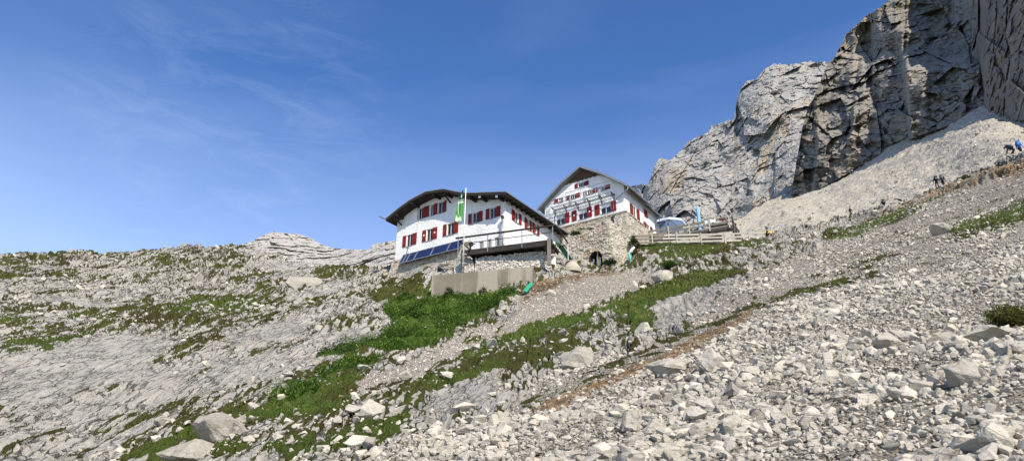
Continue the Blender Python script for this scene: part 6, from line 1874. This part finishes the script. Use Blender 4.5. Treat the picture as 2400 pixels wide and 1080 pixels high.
def person(label, pos, pose, facing, top, legs, H=1.75, hair=M_HAIR, pack=None, packlabel=None, tilt=0, shorts=False):
    q = {k: Vector(v) for k, v in POSES[pose].items()}; s = H / 1.75
    V, E, Rd = [], [], []

    def add(p, r, to=None):
        V.append(tuple(Vector(p) * s)); Rd.append(r * s)
        if to is not None: E.append((to, len(V) - 1))
        return len(V) - 1
    pel = add(q['pel'], .125); wa = add(q['pel'].lerp(q['che'], .5), .115, pel); ch = add(q['che'], .135, wa); nk = add(q['nec'], .058, ch)
    hd0 = add(q['nec'].lerp(q['hea'], .5), .062, nk); hd = add(q['hea'] + (q['hea'] - q['nec']) * .25, .088, hd0); add(q['hea'] + (q['hea'] - q['nec']) * .75, .070, hd)
    up = (q['nec'] - q['pel']).normalized()
    for sd, kn, an in ((-1, 'lk', 'la'), (1, 'rk', 'ra')):
        hip = add(q['pel'] + Vector((sd * .095, 0, 0)) - up * .05, .098, pel); k = add(q[kn], .062, hip); m_ = add(q[kn].lerp(q[an], .4), .058, k); a = add(q[an], .040, m_)
        f = Vector((0, 1, 0)); toe = q[an] + f * .17 - Vector((0, 0, q[an].z * .55)) if pose != 'lie' else q[an] + Vector((0, -.04, .17))
        add(toe, .036, a)
    hands = []
    for sd, el, wr in ((-1, 'le', 'lw'), (1, 're', 'rw')):
        sh = add(q['che'] + Vector((sd * .185, 0, 0)) + up * .07, .068, ch); e = add(q[el], .046, sh); w_ = add(q[wr], .030, e); hands.append((w_, q[el], q[wr], sd))
    me = skin_mesh(V, E, Rd, pel)
    # hands: palm, four curled fingers of different length and a thumb from the side of the palm
    bm = bmesh.new(); bm.from_mesh(me); bpy.data.meshes.remove(me)
    for w_, el, wr, sd in hands:
        d = (wr - el).normalized(); sx = d.cross(Vector((0, 1, 0) if abs(d.y) < .9 else (1, 0, 0))).normalized(); nn = sx.cross(d)
        hv, he, hr = [], [], []
        def ha(p, r, to=None):
            hv.append(tuple(p * s)); hr.append(r * s)
            if to is not None: he.append((to, len(hv) - 1))
            return len(hv) - 1
        w0 = ha(wr - d * .02, .026); p0 = ha(wr + d * .05, .030, w0)
        for k, ln in enumerate((.078, .088, .082, .064)):
            b = wr + d * .085 + sx * (k - 1.5) * .020; a = ha(b, .011, p0); c = ha(b + d * ln * .5 + nn * .012, .009, a); ha(b + d * ln * .8 + nn * .035, .008, c)
        t = ha(wr + d * .03 - sx * sd * .036, .012, w0); ha(wr + d * .075 - sx * sd * .058 + nn * .015, .009, t)
        hm = skin_mesh(hv, he, hr, 0); bm.from_mesh(hm); bpy.data.meshes.remove(hm)
    # nose and ears
    fz = q['hea'] * s
    for c, sc_ in (((0, .095, .0), (.016, .024, .022)), ((-.085, .0, .0), (.012, .02, .032)), ((.085, .0, .0), (.012, .02, .032))):
        bmesh.ops.create_icosphere(bm, subdivisions=1, radius=1, matrix=Matrix.Translation(fz + (Vector(c) + Vector((0, 0, .02))) * s) @ Matrix.Diagonal((*[x * s for x in sc_], 1)))
    me = bpy.data.meshes.new('person'); bm.to_mesh(me); bm.free()
    for m_ in (top, legs, M_SKIN, M_BOOT): me.materials.append(m_)
    nz = (q['nec'] + up * .02) * s; wl = q['pel'] * s
    for p in me.polygons:
        c = p.center; p.use_smooth = True
        if (c - nz).dot(up) > 0 and (c - fz).length < .24 * s: k = 2
        elif min((c - q['lw'] * s).length, (c - q['rw'] * s).length) < .16 * s and (c - q['che'] * s).length > .3 * s and (c - q['lw'] * s).dot((q['lw'] - q['le']).normalized()) > -.03 or (c - q['rw'] * s).length < .15 * s and (c - q['rw'] * s).dot((q['rw'] - q['re']).normalized()) > -.01: k = 2
        elif min((c - q['la'] * s).length, (c - q['ra'] * s).length) < .21 * s: k = 3
        elif (c - wl).dot(up) < .02 or min((c - q['lk'] * s).length, (c - q['rk'] * s).length) < .25 * s: k = 2 if shorts and min((c - q['la'] * s).length, (c - q['ra'] * s).length) < .36 * s else 1
        else: k = 0
        p.material_index = k
    o = link(bpy.data.objects.new('person', me)); o.location = pos; o.rotation_euler = (tilt, 0, -facing); tag(o, label, 'person')
    # eyes, mouth and hair are children of the body
    up_h = (q['hea'] - q['nec']).normalized()
    hb = bmesh.new(); bmesh.ops.create_uvsphere(hb, u_segments=16, v_segments=10, radius=1)
    cc = q['hea'] + up_h * .05 - Vector((0, .012, 0))
    for v in hb.verts: v.co = (cc + Vector((v.co.x * .098, v.co.y * .108, v.co.z * .10))) * s
    bmesh.ops.delete(hb, geom=[v for v in hb.verts if (v.co / s - cc).y > .045 and (v.co / s - cc).z < .055 or (v.co / s - cc).z < -.085], context='VERTS')
    hm = bpy.data.meshes.new('hair'); hb.to_mesh(hm); hb.free(); hm.materials.append(hair)
    for p in hm.polygons: p.use_smooth = True
    ho = link(bpy.data.objects.new('hair', hm), o)
    eb = MB()
    for sx in (-.032, .032): eb.lathe(Matrix.Translation((q['hea'] + Vector((sx, .083, .03))) * s) @ Matrix.Rotation(-math.pi / 2, 4, 'X'), [(.010 * s, 0), (.008 * s, .008 * s)], 8)
    eb.box(Matrix.Translation((q['hea'] + Vector((0, .080, -.045))) * s), (-.022 * s, 0, -.004 * s), (.022 * s, .012 * s, .004 * s)); eb.build('eyes', M_BOOT, o)
    if pack:
        pb = bmesh.new(); bmesh.ops.create_cube(pb, size=1); bmesh.ops.subdivide_edges(pb, edges=pb.edges[:], cuts=3, use_grid_fill=True)
        c0 = q['pel'].lerp(q['nec'], .62); bk = Vector((0, -1, 0)) - up * (Vector((0, -1, 0)).dot(up)); bk.normalize(); sdv = up.cross(bk)
        for v in pb.verts:
            t = v.co; rn = (1 - .28 * abs(t.x * 2) ** 3) * (1 - .2 * abs(t.z * 2) ** 3)
            v.co = (c0 + bk * (.20 + t.y * .24 * rn) + sdv * (t.x * .34 * (1 - .15 * max(0, t.z))) + up * (t.z * .56 + .04)) * s
        pm = bpy.data.meshes.new('backpack'); pb.to_mesh(pm); pb.free(); pm.materials.append(pack)
        for p in pm.polygons: p.use_smooth = True
        po = link(bpy.data.objects.new('backpack', pm)); po.location = pos; po.rotation_euler = o.rotation_euler; tag(po, packlabel, 'backpack')
        f = MB(); f.lathe(Matrix.Translation((c0 + bk * .16 + up * .36) * s) @ Matrix.Rotation(math.pi / 2, 4, 'Y') @ Matrix.Translation((0, 0, -.17 * s)), [(.06 * s, 0), (.075 * s, .04 * s), (.075 * s, .30 * s), (.06 * s, .34 * s)], 10); f.build('bedroll', M_GREYCLOTH, po)
        k = MB(); k.box(Matrix.Translation((c0 + bk * .33) * s), (-.11 * s, -.06 * s, -.14 * s), (.11 * s, .06 * s, .06 * s)); k.build('pocket', M_GREYCLOTH, po)
        for sx in (-.11, .11): 
            k = MB(); k.tube([(c0 + bk * .08 + up * .24 + sdv * sx) * s, (c0 - bk * .12 + up * .16 + sdv * sx) * s, (c0 - bk * .13 - up * .1 + sdv * sx * 1.2) * s, (c0 + bk * .08 - up * .22 + sdv * sx) * s], .016 * s, 6); k.build('strap', M_BLACKCLOTH, po)
    return o


def stand(px, py, d=None, dz=0):
    if d is None: p = gz(px, py); return Vector(p) + Vector((0, 0, dz))
    return sv(px, py, d) + Vector((0, 0, dz))


person('hiker in black seen from behind, left of the pair walking up the path', stand(2199, 443.5, 90.2), 'walk', R(20), M_BLACKCLOTH, M_BLACKCLOTH, 1.72, pack=M_BLACKCLOTH, packlabel='black backpack on the left hiker of the pair')
person('hiker in dark clothes, right of the pair walking up the path', stand(2213, 441, 91.0), 'walk', R(55), M_NAVY, M_BLACKCLOTH, 1.78, pack=M_GREYCLOTH, packlabel='grey backpack on the right hiker of the pair')
person('lone hiker in dark clothes standing on the scree with one arm out', stand(1996, 512.5, 99.0), 'pole', R(150), M_BLACKCLOTH, M_BLACKCLOTH, 1.68)
person('dark clothed hiker sitting on the brown path edge, seen from behind', stand(2072, 484.5, 95.5, .05), 'sit', R(10), M_BLACKCLOTH, M_BLACKCLOTH, 1.75, pack=M_BLACKCLOTH, packlabel='black backpack on the hiker sitting at the path edge')
person('person lying on the path edge in dark trousers and pale shirt', stand(2111, 473, 94.5, .08), 'lie', R(72), M_PALESHIRT, M_BLACKCLOTH, 1.8)
person('hiker in black bending forward at the right edge of the picture', stand(2377, 371, 78.5), 'bend', R(-60), M_BLACKCLOTH, M_BLACKCLOTH, 1.8, pack=M_NAVY, packlabel='dark backpack on the bending hiker at the right edge', shorts=True)
person('hiker in a bright blue jacket at the right edge behind the bending one', stand(2395, 366, 79.2), 'walk', R(70), M_BLUEJ, M_NAVY, 1.72, pack=M_BLUEJ, packlabel='blue backpack on the hiker cut by the right edge', shorts=True)
person('person with dark hair sitting behind the yellow waymark board', sv(1797.5, 558, 78.6) + Vector((0, 0, .12)), 'sit', R(100), M_BLACKCLOTH, M_BLACKCLOTH, 1.75)
print('people', round(time.time() - T0, 1))
